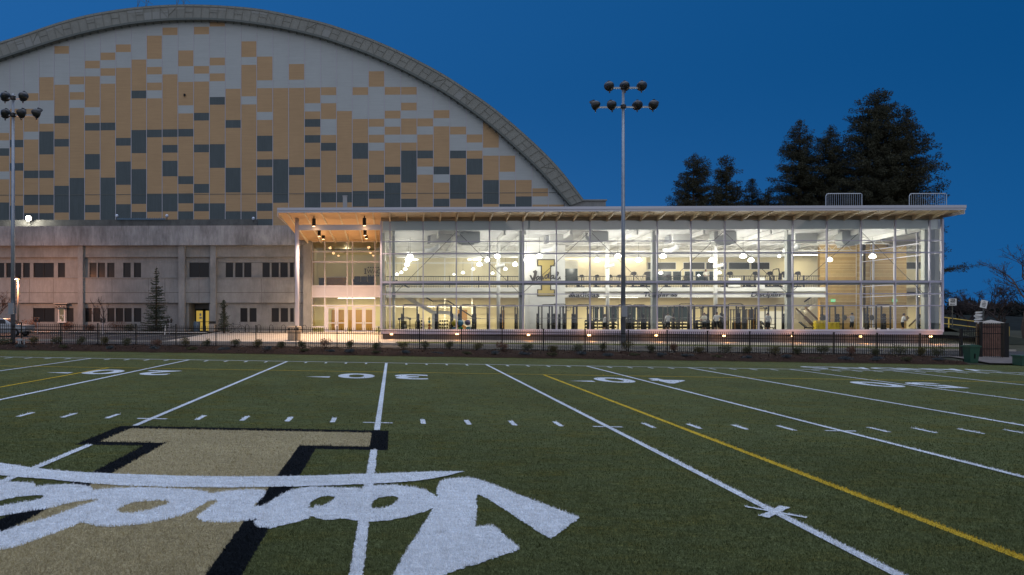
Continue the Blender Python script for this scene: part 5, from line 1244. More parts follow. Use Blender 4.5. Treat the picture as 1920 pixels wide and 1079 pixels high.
# ================================================================ people
skin = mat('skin', (.45, .27, .19), .6); hair = mat('dark_hair', (.03, .02, .015), .7)
shirts = [mat('white_tee', (.72, .72, .74), .8), mat('grey_tee', (.50, .52, .56), .8), mat('cream_tee', (.66, .64, .58), .8)]
pants = mat('dark_shorts', (.03, .028, .028), .8)
def person(px, y_, lab, rz=0, arms='down', shirt=0, h=1.78, lean=0, zf=None, seated=False):
    t = thing('person', lab, 'person', (X(px, y_), y_, FLOOR if zf is None else zf), rz)
    k = h / 1.78
    J = dict(pel=(0, 0, .98), bel=(0, 0, 1.12), che=(0, -lean*.5, 1.33), nec=(0, -lean, 1.51), hed=(0, -lean-.01, 1.585), top=(0, -lean-.01, 1.71),
             hl=(-.10, 0, .93), kl=(-.12, -.03, .52), al=(-.12, .03, .09), tl=(-.13, -.14, .035), hr=(.10, 0, .93), kr=(.13, -.05, .52), ar=(.14, .04, .09), tr=(.15, -.13, .035),
             sl=(-.18, -lean, 1.44), sr=(.18, -lean, 1.44))
    if arms == 'down': J.update(el=(-.25, .02-lean, 1.17), wl=(-.26, -.07-lean, .92), er=(.25, .02-lean, 1.17), wr=(.26, -.07-lean, .92))
    elif arms == 'right': J.update(el=(-.25, .0, 1.20), wl=(-.18, -.2, 1.05), er=(.42, -.08, 1.33), wr=(.66, -.16, 1.36))
    elif arms == 'left': J.update(er=(.25, .0, 1.20), wr=(.18, -.2, 1.05), el=(-.42, -.08, 1.33), wl=(-.64, -.16, 1.30))
    else: J.update(el=(-.30, -.12, 1.20), wl=(-.12, -.32, 1.12), er=(.30, -.12, 1.20), wr=(.12, -.32, 1.12))
    for s in 'lr':
        e, w_ = Vector(J['e'+s]), Vector(J['w'+s]); d = (w_-e).normalized(); J['p'+s] = tuple(w_ + d*.08)
        side_ = d.cross(Vector((0, 0, 1))) if abs(d.z) < .9 else Vector((0, 1, 0))
        side_.normalize()
        for q in range(4): J['f%d%s' % (q, s)] = tuple(Vector(J['p'+s]) + d*(.085, .095, .09, .075)[q] + side_*(-.03+.02*q) + Vector((0, -.01, -.01)))
        J['th'+s] = tuple(w_ + d*.07 + side_*.055)
    RAD = dict(pel=(.155,.12), bel=(.145,.11), che=(.175,.12), nec=(.058,.058), hed=(.085,.10), top=(.07,.085), hl=(.10,.10), hr=(.10,.10), kl=(.062,.062), kr=(.062,.062), al=(.042,.045), ar=(.042,.045), tl=(.045,.03), tr=(.045,.03), sl=(.068,.068), sr=(.068,.068))
    for s in 'lr':
        RAD['e'+s] = (.043,)*2; RAD['w'+s] = (.028,)*2; RAD['p'+s] = (.038,.022); RAD['th'+s] = (.010,)*2
        for q in range(4): RAD['f%d%s' % (q, s)] = (.009,)*2
    E = [('pel','bel'),('bel','che'),('che','nec'),('nec','hed'),('hed','top')]
    for s in 'lr': E += [('pel','h'+s),('h'+s,'k'+s),('k'+s,'a'+s),('a'+s,'t'+s),('che','s'+s),('s'+s,'e'+s),('e'+s,'w'+s),('w'+s,'p'+s),('w'+s,'th'+s)] + [('p'+s,'f%d%s' % (q, s)) for q in range(4)]
    names = ['pel'] + [n for n in J if n != 'pel']; idx = {n: i for i, n in enumerate(names)}
    me = bpy.data.meshes.new('body'); me.from_pydata([tuple(c*k for c in J[n]) for n in names], [(idx[a], idx[b]) for a, b in E], [])
    o = bpy.data.objects.new('body', me); COL.objects.link(o)
    o.modifiers.new('s', 'SKIN'); sv = me.skin_vertices[0].data
    for n, i in idx.items(): sv[i].radius = tuple(r*k for r in RAD[n])
    sv[0].use_root = True
    m_ = o.modifiers.new('d', 'SUBSURF'); m_.levels = 2
    bpy.context.view_layer.update()
    nm = bpy.data.meshes.new_from_object(o.evaluated_get(bpy.context.evaluated_depsgraph_get()))
    bpy.data.objects.remove(o); o = bpy.data.objects.new('body', nm); COL.objects.link(o); o.parent = t
    nm.materials.clear()
    for m_ in (skin, shirts[shirt], pants): nm.materials.append(m_)
    el, er = Vector(J['el'])*k, Vector(J['er'])*k
    for p in nm.polygons:
        c = p.center; z = c.z/k; p.use_smooth = True
        far = min((c-el).length, (c-er).length) > .06
        arm_out = abs(c.x) > max(abs(J['el'][0]), .24)*k if arms != 'front' else (c.y < -.17*k and z > 1)
        p.material_index = 2 if z < 1.0 and z > .5 and abs(c.x) < .235*k and not arm_out else (1 if 1.0 <= z < 1.50 and not arm_out else 0)
        if z < .08: p.material_index = 1
    # hair cap and face
    m1 = MB(); hz = (1.655)*k; hy = (-lean-.01)*k
    m1.lathe([(.001, .115), (.055, .10), (.088, .06), (.098, .01), (.094, -.03), (.085, -.05)], (0, hy+.012, hz), 14); m1.build('hair', hair, t, smooth=True)
    m1 = MB(); m1.lathe([(.001, -.115), (.05, -.10), (.078, -.05), (.086, 0), (.082, .05), (.06, .09), (.001, .11)], (0, hy, hz), 14)
    m1.ball((0, hy-.088, hz-.02), .016, n=6); m1.ball((-.088, hy, hz-.01), .022, n=6); m1.ball((.088, hy, hz-.01), .022, n=6); m1.build('head', skin, t, smooth=True)
    m1 = MB(); m1.ball((-.03, hy-.080, hz+.008), .010, n=6); m1.ball((.03, hy-.080, hz+.008), .010, n=6); m1.box(-.025, .025, hy-.083, hy-.07, hz-.062, hz-.055); m1.build('face', hair, t)
    return t
person(1252.5, 60.9, 'person in a white tee and dark shorts seen from behind beside the dumbbell rack', R(185), 'left')
person(1320.5, 61.0, 'person in a pale tee turned left with hands raised before a cable machine', R(-60), 'front', 2)
person(1344, 61.0, 'person in a white tee and dark trousers just right of the white pillar', R(150), 'left', 0, 1.84)
person(1440, 61.2, 'person in a grey-white tee before the bright office window', R(170), 'down', 1)
person(1597.5, 61.2, 'person in a pale blue-white tee in front of the wood slat wall', R(200), 'right', 1)
person(1692, 61.2, 'person in a white tee bending forward in the right end bay', R(70), 'front', 0, 1.72, .12)
person(1133, 63.4, 'person in a white tee leaning by the dumbbells left of the light pole', R(100), 'front', 0, 1.62, .10)
person(1323.5, 67.6, 'person upstairs on a cardio machine between two pendant lamps', R(0), 'front', 2, 1.7, 0, MZ+.1)
# ================================================================ field light poles
def head_(t, x, z, yaw, s=.30, pitch=0):
    m1 = MB(); h = MB()
    prof = [(.001, -.30), (.10, -.29), (.17, -.22), (.25, -.12), (.30, 0), (.32, .10), (.33, .12)]
    m1.lathe([(r, d) for r, d in prof], (0, 0, 0), 18, axis='y'); m1.lathe([(.335, .10), (.36, .12), (.36, .16), (.335, .18), (.30, .14)], (0, 0, 0), 18, axis='y')
    o = m1.build('lamp_head', mat('lamp_shell_%d' % random.randrange(10**6), (.045 + random.random()*.03,)*3, .35, .6), t, smooth=True)
    o.scale = (.88, .88, .88); o.location = (x, -.05, z); o.rotation_euler = (R(-8), 0, yaw*.7)
    v = MB(); n = 10
    if abs(yaw) < R(35): n = 0
    for i in range(n):
        a, b = math.pi*(.05 + .9*i/n), math.pi*(.05 + .9*(i+1)/n)
        v.face([(.36*math.cos(a), .14, .36*math.sin(a)), (.36*math.cos(b), .14, .36*math.sin(b)), (.37*math.cos(b), .14+.28*math.sin(b), .37*math.sin(b)), (.37*math.cos(a), .14+.28*math.sin(a), .37*math.sin(a))])
    if n: v.build('visor', dark_metal, o, smooth=True)
    y = MB(); y.bar((0, .1, -.30), (0, .1, -.50), .08, .05); y.box(-.07, .07, .08, .4, .30, .40); y.build('ballast', gunmetal, o)
def light_pole(px, y_, base_py, top_py, row1, row2, lab):
    x = X(px, y_); zb = Z(base_py, x, y_); t = thing('field_light_pole', lab, 'light pole', (x, y_, zb)); H = Z(top_py, x, y_) - zb
    MB().tube([(0, 0, 0), (0, 0, H*.5), (0, 0, H)], [.14, .11, .075], 18).build('pole', mat('galvanised_%d' % px, (.36, .39, .43), .42, .55, var=.12, scale=3), t, smooth=True)
    MB().box(-.25, .25, -.25, .25, -.3, .05).build('base_plate', concrete_pale, t)
    zs = [Z(q, x, y_) - zb for q in (row1[0], row2[0])]
    for (q, hs), z in ((row1, zs[0]), (row2, zs[1])):
        xs_ = [X(p, y_) - x for p, _ in hs]
        MB().bar((min(xs_)-.1, 0, z-.14), (max(xs_)+.1, 0, z-.14), .09).build('crossarm', mat('arm_%d_%d' % (px, q), (.33, .36, .40), .45, .4), t)
        MB().lathe([(.10, -.25), (.17, -.2), (.17, -.02), (.10, .02)], (0, 0, z), 12).build('collar', gunmetal, t)
        for (p, yaw) in hs: head_(t, X(p, y_)-x, z, R(yaw))
    MB().box(-.16, .16, -.28, -.14, 1.9, 2.6).build('control_box', grey_metal, t)
    return t
light_pole(1168.5, 43.2, 653, 158, (161, [(1143, 8), (1172, 0), (1202, -40)]), (197, [(1117, 60), (1148, 30), (1194, -35), (1223, -65)]), 'tall grey light pole in front of the gym with seven lamps on two crossarms')
light_pole(24.5, 42.6, 648, 176, (180.5, [(-20, 30), (10, 20), (43, -5)]), (212.5, [(-22, 30), (10, 5), (39.5, -25), (68, -45)]), 'tall grey light pole at the left edge with lamps on two crossarms')
# sodium street lamp at the left
y_ = 62.5; x = X(34, y_); zb = G(x, y_)
t = thing('street_lamp', 'slim street lamp with a glowing orange head beside the left light pole', 'street lamp', (x, y_, zb)); H = Z(523, x, y_) - zb
MB().tube([(0, 0, 0), (0, 0, H)], [.09, .065], 12).build('pole', mat('tan_pole', (.33, .27, .2), .5, .2), t, smooth=True)
MB().box(-.42, .16, -.14, .14, H-.02, H+.12).bar((-.1, 0, H+.12), (.12, 0, H+.2), .12, .08).build('lamp_head', dark_metal, t)
MB().box(-.38, .05, -.12, .12, H-.05, H-.021).build('lens', em_amber2, t)
lamp('sodium_beam', 'POINT', (-.2, -.1, H-.2), 1500, (1, .42, .20), t, .12)
# a second lamp beyond the left frame edge lights the left wall
y_ = 64.5; x = X(-62, y_); zb = G(x, y_)
# blue sign behind the pole
p = at(23, 581, 60); t = thing('parking_sign', 'back of a blue-grey sign on the post behind the left light pole', 'sign', (p[0], 60, G(p[0], 60)))
MB().box(-.34, .34, -.02, .0, p[2]-G(p[0], 60)-.33, p[2]-G(p[0], 60)+.33).build('panel', mat('blue_sign', (.04, .10, .15), .5), t); MB().box(-.03, .03, .0, .05, 0, p[2]-G(p[0], 60)).build('post', grey_metal, t)
# ================================================================ car
def loft(mb, secs, m=0):
    n = len(secs[0]); b = len(mb.v)
    for s in secs: mb.v += s
    for i in range(len(secs)-1):
        for k in range(n): k2 = (k+1) % n; mb.f.append((b+i*n+k, b+i*n+k2, b+(i+1)*n+k2, b+(i+1)*n+k)); mb.m.append(m)
    mb.f.append(tuple(b+k for k in range(n))); mb.m.append(m); mb.f.append(tuple(b+(len(secs)-1)*n+k for k in range(n))[::-1]); mb.m.append(m)
yc = 58.3; xr = X(58, yc)
car = thing('parked_car', 'silver-grey parked car behind the fence at the left edge', 'car', (xr-2.3, yc, G(xr-2, yc)))
body = MB(); prof = [(2.25,.45,.75,.80),(2.15,.38,.92,.86),(1.5,.33,1.02,.90),(.9,.32,1.05,.90),(-1.2,.32,1.08,.90),(-1.9,.34,1.05,.88),(-2.25,.42,.85,.80)]
loft(body, [[(x, -w_, z0), (x, w_, z0), (x, w_+.02, (z0+z1)/2), (x, w_-.04, z1), (x, -w_+.04, z1), (x, -w_-.02, (z0+z1)/2)] for x, z0, z1, w_ in prof])
paint = mat('car_paint', (.36, .37, .38), .3, .5); body.build('body', paint, car, smooth=False)
cab = MB(); loft(cab, [[(x, -w_, 1.03), (x, w_, 1.03), (x2, w2, z), (x2, -w2, z)] for x, w_, x2, w2, z in ((1.15,.83,.45,.66,1.44),(1.0,.83,.3,.68,1.50),(-1.2,.83,-.95,.68,1.52),(-1.55,.82,-1.15,.66,1.46))]); cab.build('roof', paint, car)
m1 = MB()
for x0_, x1_ in ((-1.25, -.45), (-.38, .62)): m1.face([(x0_, -.838, 1.07), (x1_, -.838, 1.07), (x1_*.8, -.735, 1.40), (x0_*.85, -.735, 1.40)])
m1.face([(1.19, -.7, 1.08), (1.19, .7, 1.08), (.55, .58, 1.44), (.55, -.58, 1.44)]); m1.build('window', glassdark, car)
for x in (-1.35, 1.4):
    for s in (-.84, .84):
        m1 = MB(); m1.lathe([(.2, -.11), (.32, -.11), (.34, -.06), (.34, .06), (.32, .11), (.2, .11)], (x, s, .34), 20, axis='y'); wh = m1.build('wheel', mat('tyre_%d%d' % (x*10, s*10), (.02, .02, .02), .8), car)
        m1 = MB(); m1.lathe([(.001, -.09), (.19, -.10), (.20, 0), (.19, .10), (.001, .09)], (x, s, .34), 16, axis='y'); m1.build('rim', grey_metal, wh)
for s in (-.62, .62): MB().box(2.16, 2.24, s-.15, s+.15, .66, .80).build('headlight', mat('headlight_%d' % (s*10), (.6, .6, .6), .2, .3), car)
MB().box(-2.3, -2.18, -.75, .75, .42, .6).build('bumper', gunmetal, car)
# ================================================================ small street things
def meter(px, lab):
    y_ = 62.8; x = X(px, y_); zb = G(x, y_)+.02; t = thing('parking_meter', lab, 'parking meter', (x, y_, zb), group='twin-headed parking meters')
    MB().tube([(0, 0, 0), (0, 0, 1.05)], .035, 8).build('post', mat('meter_post%d' % px, (.42, .42, .45), .5, .3), t); MB().box(-.22, .22, -.03, .03, 1.03, 1.09).build('yoke', gunmetal, t)
    for s in (-.16, .16):
        m1 = MB(); m1.lathe([(.06, 0), (.085, .08), (.10, .22), (.09, .30), (.05, .36), (.001, .38)], (s, 0, 1.08), 10); m1.build('meter_head', gunmetal, t, smooth=True)
meter(70, 'twin-headed parking meter left of the ticket window'); meter(193, 'twin-headed parking meter in front of the russet shrubs'); meter(318, 'twin-headed parking meter right of the large spruce')
for k, px in enumerate((463.5, 485.5, 508.5, 531.5, 571)):
    y_ = 67.3; x = X(px, y_); z = G(x, y_) + .02
    m1 = MB(); m1.tube([(x-.17, y_, z), (x-.17, y_, z+.62), (x-.12, y_, z+.72), (x, y_, z+.76), (x+.12, y_, z+.72), (x+.17, y_, z+.62), (x+.17, y_, z)], .028, 8)
    tag(m1.build('bicycle_rack', gunmetal, smooth=True), 'thin hoop bicycle rack in front of the concrete wall, %s from the left' % ORD[k], 'bicycle rack', 'hoop bicycle racks')
y_ = 66.9; bx = X(443, y_); z = G(bx, y_) + .02; bk = thing('bicycle', 'dark bicycle leaning by the first hoop rack near the slender evergreen', 'bicycle', (bx, y_, z), .35)
for s in (-.5, .5):
    m1 = MB(); m1.tube([(s+.33*math.cos(a*math.pi/10), 0, .34+.33*math.sin(a*math.pi/10)) for a in range(21)], .02, 5, cap=False)
    for a in range(8): m1.tube([(s, 0, .34), (s+.32*math.cos(a*.785), 0, .34+.32*math.sin(a*.785))], .004, 3)
    m1.build('wheel', dark_metal, bk)
m1 = MB()
for p, q in (((-.5,0,.34),(-.15,0,.34)),((-.15,0,.34),(-.3,0,.85)),((-.3,0,.8),(.35,0,.82)),((-.15,0,.34),(.35,0,.78)),((-.5,0,.34),(-.3,0,.8)),((.5,0,.34),(.34,0,.95))): m1.tube([p, q], .018, 6)
m1.build('frame', mat('bike_frame', (.05, .05, .06), .4, .3), bk); m1 = MB(); m1.tube([(.3, -.24, .98), (.36, -.1, 1.0), (.36, .1, 1.0), (.3, .24, .98)], .015, 6); m1.build('handlebar', dark_metal, bk); MB().box(-.42, -.2, -.06, .06, .88, .93).build('saddle', dark_metal, bk)
# beige litter bin enclosure near the canopy column
y_ = 55.0; c = at(551.5, 636, y_); t = thing('litter_bin', 'large beige concrete litter bin with dark slots beside the canopy column', 'litter bin', (c[0], y_, G(c[0], y_)+.012)); beige = noise_layer(mat('beige_aggregate', (.46, .36, .25), .85, var=.15, scale=20), 3, .9, 1.1)
m1 = MB(); m1.lathe([(.50, 0), (.52, .04), (.52, .66), (.50, .68)], (0, 0, 0), 8); m1.build('base', beige, t)
MB().lathe([(.001, .68), (.56, .68), (.58, .74), (.58, 1.05), (.54, 1.12), (.001, 1.13)], (0, 0, 0), 8).build('lid', beige, t)
MB().box(-.13, .13, -.56, -.50, .82, .96).box(.28, .42, -.50, -.42, .82, .96).box(-.42, -.28, -.50, -.42, .82, .96).build('slot', dark_metal, t)
def can(px, lab, m, r, h, y_=68.6):
    x = X(px, y_); t = thing('waste_can', lab, 'waste can', (x, y_, G(x, y_)+.02))
    MB().lathe([(r*.9, 0), (r, .05), (r, h*.9), (r*.96, h*.95)], (0, 0, 0), 16).build('body', m, t, smooth=True); MB().lathe([(r*1.03, h*.9), (r*1.03, h*.96), (r*.7, h), (.001, h)], (0, 0, 0), 16).build('lid', m, t)
can(369, 'blue-grey cylindrical waste can left of the glowing yellow doors', mat('blue_grey_can', (.10, .15, .20), .5), .33, 1.0)
x = X(398, 68.3); t = thing('ash_receptacle', 'pale square receptacle with dark top right of the glowing yellow doors', 'waste can', (x, 68.3, G(x, 68.3)+.02)); MB().box(-.27, .27, -.25, .25, 0, .8).build('body', concrete_pale, t); MB().box(-.30, .30, -.28, .28, .81, .88).box(-.26, .26, -.24, -.2, .88, 1.0).box(-.26, .26, .2, .24, .88, 1.0).box(-.3, .3, -.28, .28, 1.0, 1.05).build('top', gunmetal, t)
x = X(310.5, 62.5); m1 = MB(); m1.bar((x-.08, 62.5, G(x, 62.5)), (x, 62.5, G(x, 62.5)+.85), .06); tag(m1.build('marker_stake', white), 'short leaning white stake beside the rightmost parking meter', 'stake')
x = X(35, 40.6); m1 = MB(); zz = G(x, 40.6)
for k, dx in enumerate((0, .10, .33)): m1.tube([(x+dx, 40.6, zz), (x+dx, 40.6, zz+.36+.05*(k % 2))], .03, 8)
m1.box(x-.06, x+.18, 40.55, 40.65, zz+.30, zz+.42); tag(m1.build('irrigation_valve', mat('pale_pipe', (.4, .42, .42), .5)), 'small cluster of pale utility pipes in the mulch at the foot of the fence', 'utility pipes')
# ================================================================ right side: gate, pillar, bins, signs
yg = 41.4
def gpost(px, top, base=676, w_=.05):
    x = X(px, yg); zb = Z(base, x, yg); return x, zb, Z(top, x, yg)
gate = thing('metal_gate', 'tall black metal picket gate standing ajar in front of the brick pillar', 'gate')
def leaf(pa, pb, ta, tb, ba, bb, n, ya, yb):
    m1 = MB(); A = lambda u, q: (X(pa+(pb-pa)*u, ya+(yb-ya)*u), ya+(yb-ya)*u, q)
    zt = lambda u: Z(ta+(tb-ta)*u, X(pa+(pb-pa)*u, ya), ya+(yb-ya)*u); zbm = lambda u: Z(ba+(bb-ba)*u, X(pa+(pb-pa)*u, ya), ya+(yb-ya)*u)
    for k in range(n): u = k/(n-1); p = A(u, 0); m1.box(p[0]-.013, p[0]+.013, p[1]-.013, p[1]+.013, zbm(u), zt(u))
    for v in (.06, .36, .74, .9):
        p, q = A(0, 0), A(1, 0); m1.bar((p[0], p[1]-.02, zbm(0)+(zt(0)-zbm(0))*v), (q[0], q[1]-.02, zbm(1)+(zt(1)-zbm(1))*v), .03, .045)
    m1.build('gate_leaf', dark_metal, gate)
leaf(1805, 1837, 616, 614, 681, 682, 9, yg, yg); leaf(1842, 1880, 606, 606, 682, 682, 12, yg, yg-.5)
for px, tp, w_ in ((1802, 616, .055), (1839, 604, .06), (1884, 606, .13)):
    x = X(px, yg-.1); m1 = MB(); m1.box(x-w_, x+w_, yg-.1-w_, yg-.1+w_, Z(683, x, yg), Z(tp, x, yg)); m1.build('gate_post', dark_metal, gate)
yp_ = 43.6; xa, xb = X(1858, yp_), X(1880, yp_); zt = Z(608, xa, yp_); t = thing('brick_pillar', 'square brick pillar with pale pyramid cap behind the gate', 'pillar')
MB().box(xa, xb, yp_, yp_+.85, -.6, zt).build('shaft', brick, t)
m1 = MB(); n_ = [(xa-.07, yp_-.07), (xb+.07, yp_-.07), (xb+.07, yp_+.92), (xa-.07, yp_+.92)]
m1.face([(a, b, zt) for a, b in n_]); m1.face([(a, b, zt+.08) for a, b in n_]); ap = ((xa+xb)/2, yp_+.42, zt+.26)
for i in range(4): a, b = n_[i], n_[(i+1) % 4]; m1.face([(a[0], a[1], zt), (b[0], b[1], zt), (b[0], b[1], zt+.08), (a[0], a[1], zt+.08)]); m1.face([(a[0], a[1], zt+.08), (b[0], b[1], zt+.08), ap])
m1.build('cap', concrete_pale, t)
def bin_(px, py, lab, y_=39.4, w_=.62, h=1.08):
    c = at(px, py, y_); t = thing('wheeled_bin', lab, 'bin', (c[0], y_, fz(c[0])+.0))
    m1 = MB(); a, b = w_*.36, w_*.48
    m1.v = [(-a,-a,.08),(a,-a,.08),(a,a,.08),(-a,a,.08),(-b,-b,h*.88),(b,-b,h*.88),(b,b,h*.88),(-b,b,h*.88)]; m1.f = [(0,3,2,1),(4,5,6,7),(0,1,5,4),(1,2,6,5),(2,3,7,6),(3,0,4,7)]; m1.m = [0]*6; m1.build('body', greenp, t)
    MB().box(-b-.04, b+.04, -b-.05, b+.1, h*.88, h*.94).box(-b*.8, b*.8, -b, b, h*.94, h*.99).build('lid', greenp, t)
    MB().tube([(-a, a, .13), (-a+.1, a, .13)], .13, 12).tube([(a-.1, a, .13), (a, a, .13)], .13, 12).build('wheel', dark_metal, t)
    MB().tube([(-b, b+.12, h*.86), (b, b+.12, h*.86)], .02, 6).build('handle', dark_metal, t); MB().box(-.02, .02, -b-.005, -a-.02, h*.3, h*.55).build('stripe', dark_metal, t)
    return t
bin_(1821, 683, 'green wheeled bin standing beside the metal gate', 39.2, .56, 1.06)
c = at(1921, 687, 38.2); t = thing('green_crate', 'low green plastic container cut by the right edge of the photo', 'container', (c[0], 38.2, fz(c[0])+.03)); MB().box(-.38, .8, -.3, .3, 0, .46).build('body', greenp, t); MB().box(-.42, .84, -.34, .34, .46, .54).build('lid', greenp, t); MB().box(-.12, .2, -.315, -.301, .22, .25).build('stripe', white, t)
def sign(px, q0, q1, w_, y_, lab, lines, post_q, tilt=0, col=white):
    c = at(px, (q0+q1)/2, y_); hh = abs(Z(q0, c[0], y_)-Z(q1, c[0], y_))/2; zb = Z(post_q, c[0], y_); t = thing('road_sign', lab, 'sign', (c[0], y_, zb), 0)
    z = c[2]-zb; p = MB().box(-w_, w_, -.02, 0, -hh, hh).build('panel', white, t); p.location = (0, 0, z); p.rotation_euler = (0, tilt, 0)
    for i, (s, hgt, dz) in enumerate(lines):
        if s == '-': MB().box(-hgt*.6, hgt*.6, -.03, -.021, dz*hh-.016, dz*hh+.016).build('text_line', gunmetal, p)
        elif s == '<': MB().box(-.15, .17, -.03, -.021, dz*hh-.02, dz*hh+.02).prism([(-.25, dz*hh), (-.14, dz*hh+.07), (-.14, dz*hh-.07)], -.03, -.021).build('arrow', black, p)
        else: text_obj('lettering', s, hgt, black, (0, -.025, dz*hh), p, bold=.008, depth=.002)
    MB().box(-.03, .03, .001, .05, 0, z+hh).build('post', mat('post_%d' % px, (.07, .075, .07), .6, .2), t); return t
sign(1786.3, 560.2, 573.2, .31, 61.5, 'white ONE WAY sign with a left arrow behind the gym corner', [('ONE', .13, .40), ('WAY', .13, -.15), ('<', 0, -.65)], 614)
sign(1844.5, 563.3, 577.8, .20, 44.6, 'tilted white rectangular notice sign above the pole of small arrow boards', [('-', .10, .55), ('-', .22, .15), ('-', .20, -.2), ('-', .16, -.55)], 672, R(12))
c = at(1838, 594, 44.8); t = thing('arrow_board_pole', 'pole stacked with small white pointed arrow boards behind the gate', 'signpost', (c[0]-.16, 44.8, -.45)); z0 = c[2]+.45
MB().box(-.06, .06, -.06, .06, 0, z0+.35).build('post', mat('wood_post', (.14, .10, .06), .8), t)
for k in range(6):
    zz = z0 + .26 - k*.115; s = (-1)**k; o_ = random.uniform(-.04, .1); m1 = MB(); m1.prism([(-.22+o_, zz-.035), (.20+o_, zz-.035+.02*s), (.28+o_, zz+.01), (.20+o_, zz+.045+.02*s), (-.22+o_, zz+.035), (-.28+o_, zz)], -.1, -.07); m1.build('board', white, t)
# yellow pipe railing on the ramp bank
rl = thing('pipe_railing', 'long pale yellow pipe railing sloping along the ramp at the right', 'railing')
yr = 63.0; P3 = lambda p, q: at(p, q, yr)
m1 = MB(); m1.tube([P3(1766, 595), P3(1827, 603.2)], .045, 8); m1.tube([P3(1766, 606.5), P3(1832, 614.3)], .04, 8); m1.tube([P3(1880, 610.5), P3(1889, 611.5), P3(1892, 613.5), P3(1891.5, 633)], .05, 8); m1.tube([P3(1880, 624), P3(1891.5, 625)], .04, 8); m1.tube([P3(1827, 603.2), P3(1880, 610.5)], .045, 8); m1.tube([P3(1832, 614.3), P3(1880, 624)], .04, 8); m1.build('rail', yellow_m, rl)
for p, q0, q1 in ((1779, 596.5, 616), (1833, 604, 621), (1880, 610.5, 632)): MB().tube([P3(p, q0), P3(p, q1)], .045, 8).build('post', yellow_m, rl)
# crowd barriers on the gym roof
def barrier(pa, pb, lab):
    y_ = 57.6; zb = EYE + 8.62; a, b = X(pa, y_), X(pb, y_); zt = Z(363.5, a, y_); t = thing('roof_barrier', lab, 'barrier', (a, y_, zb-.05), group='metal crowd barriers on the gym roof'); W_ = b-a; h = zt-zb+.05
    m = mat('galvanised_bar%d' % pa, (.50, .54, .60), .4, .5)
    MB().tube([(0, 0, 0), (0, 0, h-.2), (.08, 0, h-.03), (.2, 0, h), (W_-.1, 0, h), (W_, 0, h-.05), (W_, 0, 0)], .03, 8).build('frame', m, t); MB().tube([(0, 0, .17), (W_, 0, .17)], .025, 6).build('lower_rail', m, t)
    m1 = MB()
    for k in range(1, 17): m1.tube([(W_*k/17, 0, .17), (W_*k/17, 0, h)], .013, 5)
    m1.build('bars', m, t); MB().box(W_*.55, W_*.57, -.25, .25, 0, .03).tube([(W_*.56, 0, 0), (W_*.56, 0, .17)], .025, 6).build('foot', m, t)
barrier(1548.5, 1616, 'metal crowd barrier on the gym roof in front of the tallest pine'); barrier(1705, 1774.5, 'metal crowd barrier near the right end of the gym roof')
# ================================================================ vegetation
def leaves(mb, c, r, n, s, flat=1.0, m=0, vert=0):
    for _ in range(n):
        while True:
            d = Vector((random.uniform(-1, 1), random.uniform(-1, 1), random.uniform(-1, 1)))
            if d.length <= 1: break
        p = Vector(c) + Vector((d.x*r, d.y*r, d.z*r*flat)); a = Vector((random.gauss(0, 1), random.gauss(0, 1), random.gauss(0, 1)+vert)).normalized(); b = a.orthogonal().normalized(); b = (b*math.cos(random.random()*6) + a.cross(b)*math.sin(random.random()*6)); q = s*random.uniform(.6, 1.3)
        mb.face([p - b*q*.28, p + a*q*.5 - b*q*.08, p + a*q, p + b*q*.28], m)
POOL = []
random.seed(5)
while len(POOL) < 900:
    d = Vector((random.uniform(-1, 1), random.uniform(-1, 1), random.uniform(-1, 1)))
    if d.length < 1:
        a = (d*.7 + Vector((random.gauss(0, .5), random.gauss(0, .5), random.gauss(.25, .5)))).normalized(); b = a.orthogonal().normalized(); t_ = random.random()*6.28
        b = b*math.cos(t_) + a.cross(b)*math.sin(t_); q_ = random.uniform(.6, 1.3); POOL.append((tuple(d), tuple(a*q_), tuple(b*q_*.24)))
def clump(mb, c, r, n, s):
    for (dx, dy, dz), (ax, ay, az), (bx, by, bz_) in random.sample(POOL, n):
        x, y, z = c[0]+dx*r, c[1]+dy*r, c[2]+dz*r*.85; k = len(mb.v)
        mb.v += [(x-bx*s, y-by*s, z-bz_*s), (x+bx*s, y+by*s, z+bz_*s), (x+ax*s, y+ay*s, z+az*s)]; mb.f.append((k, k+1, k+2)); mb.m.append(0)
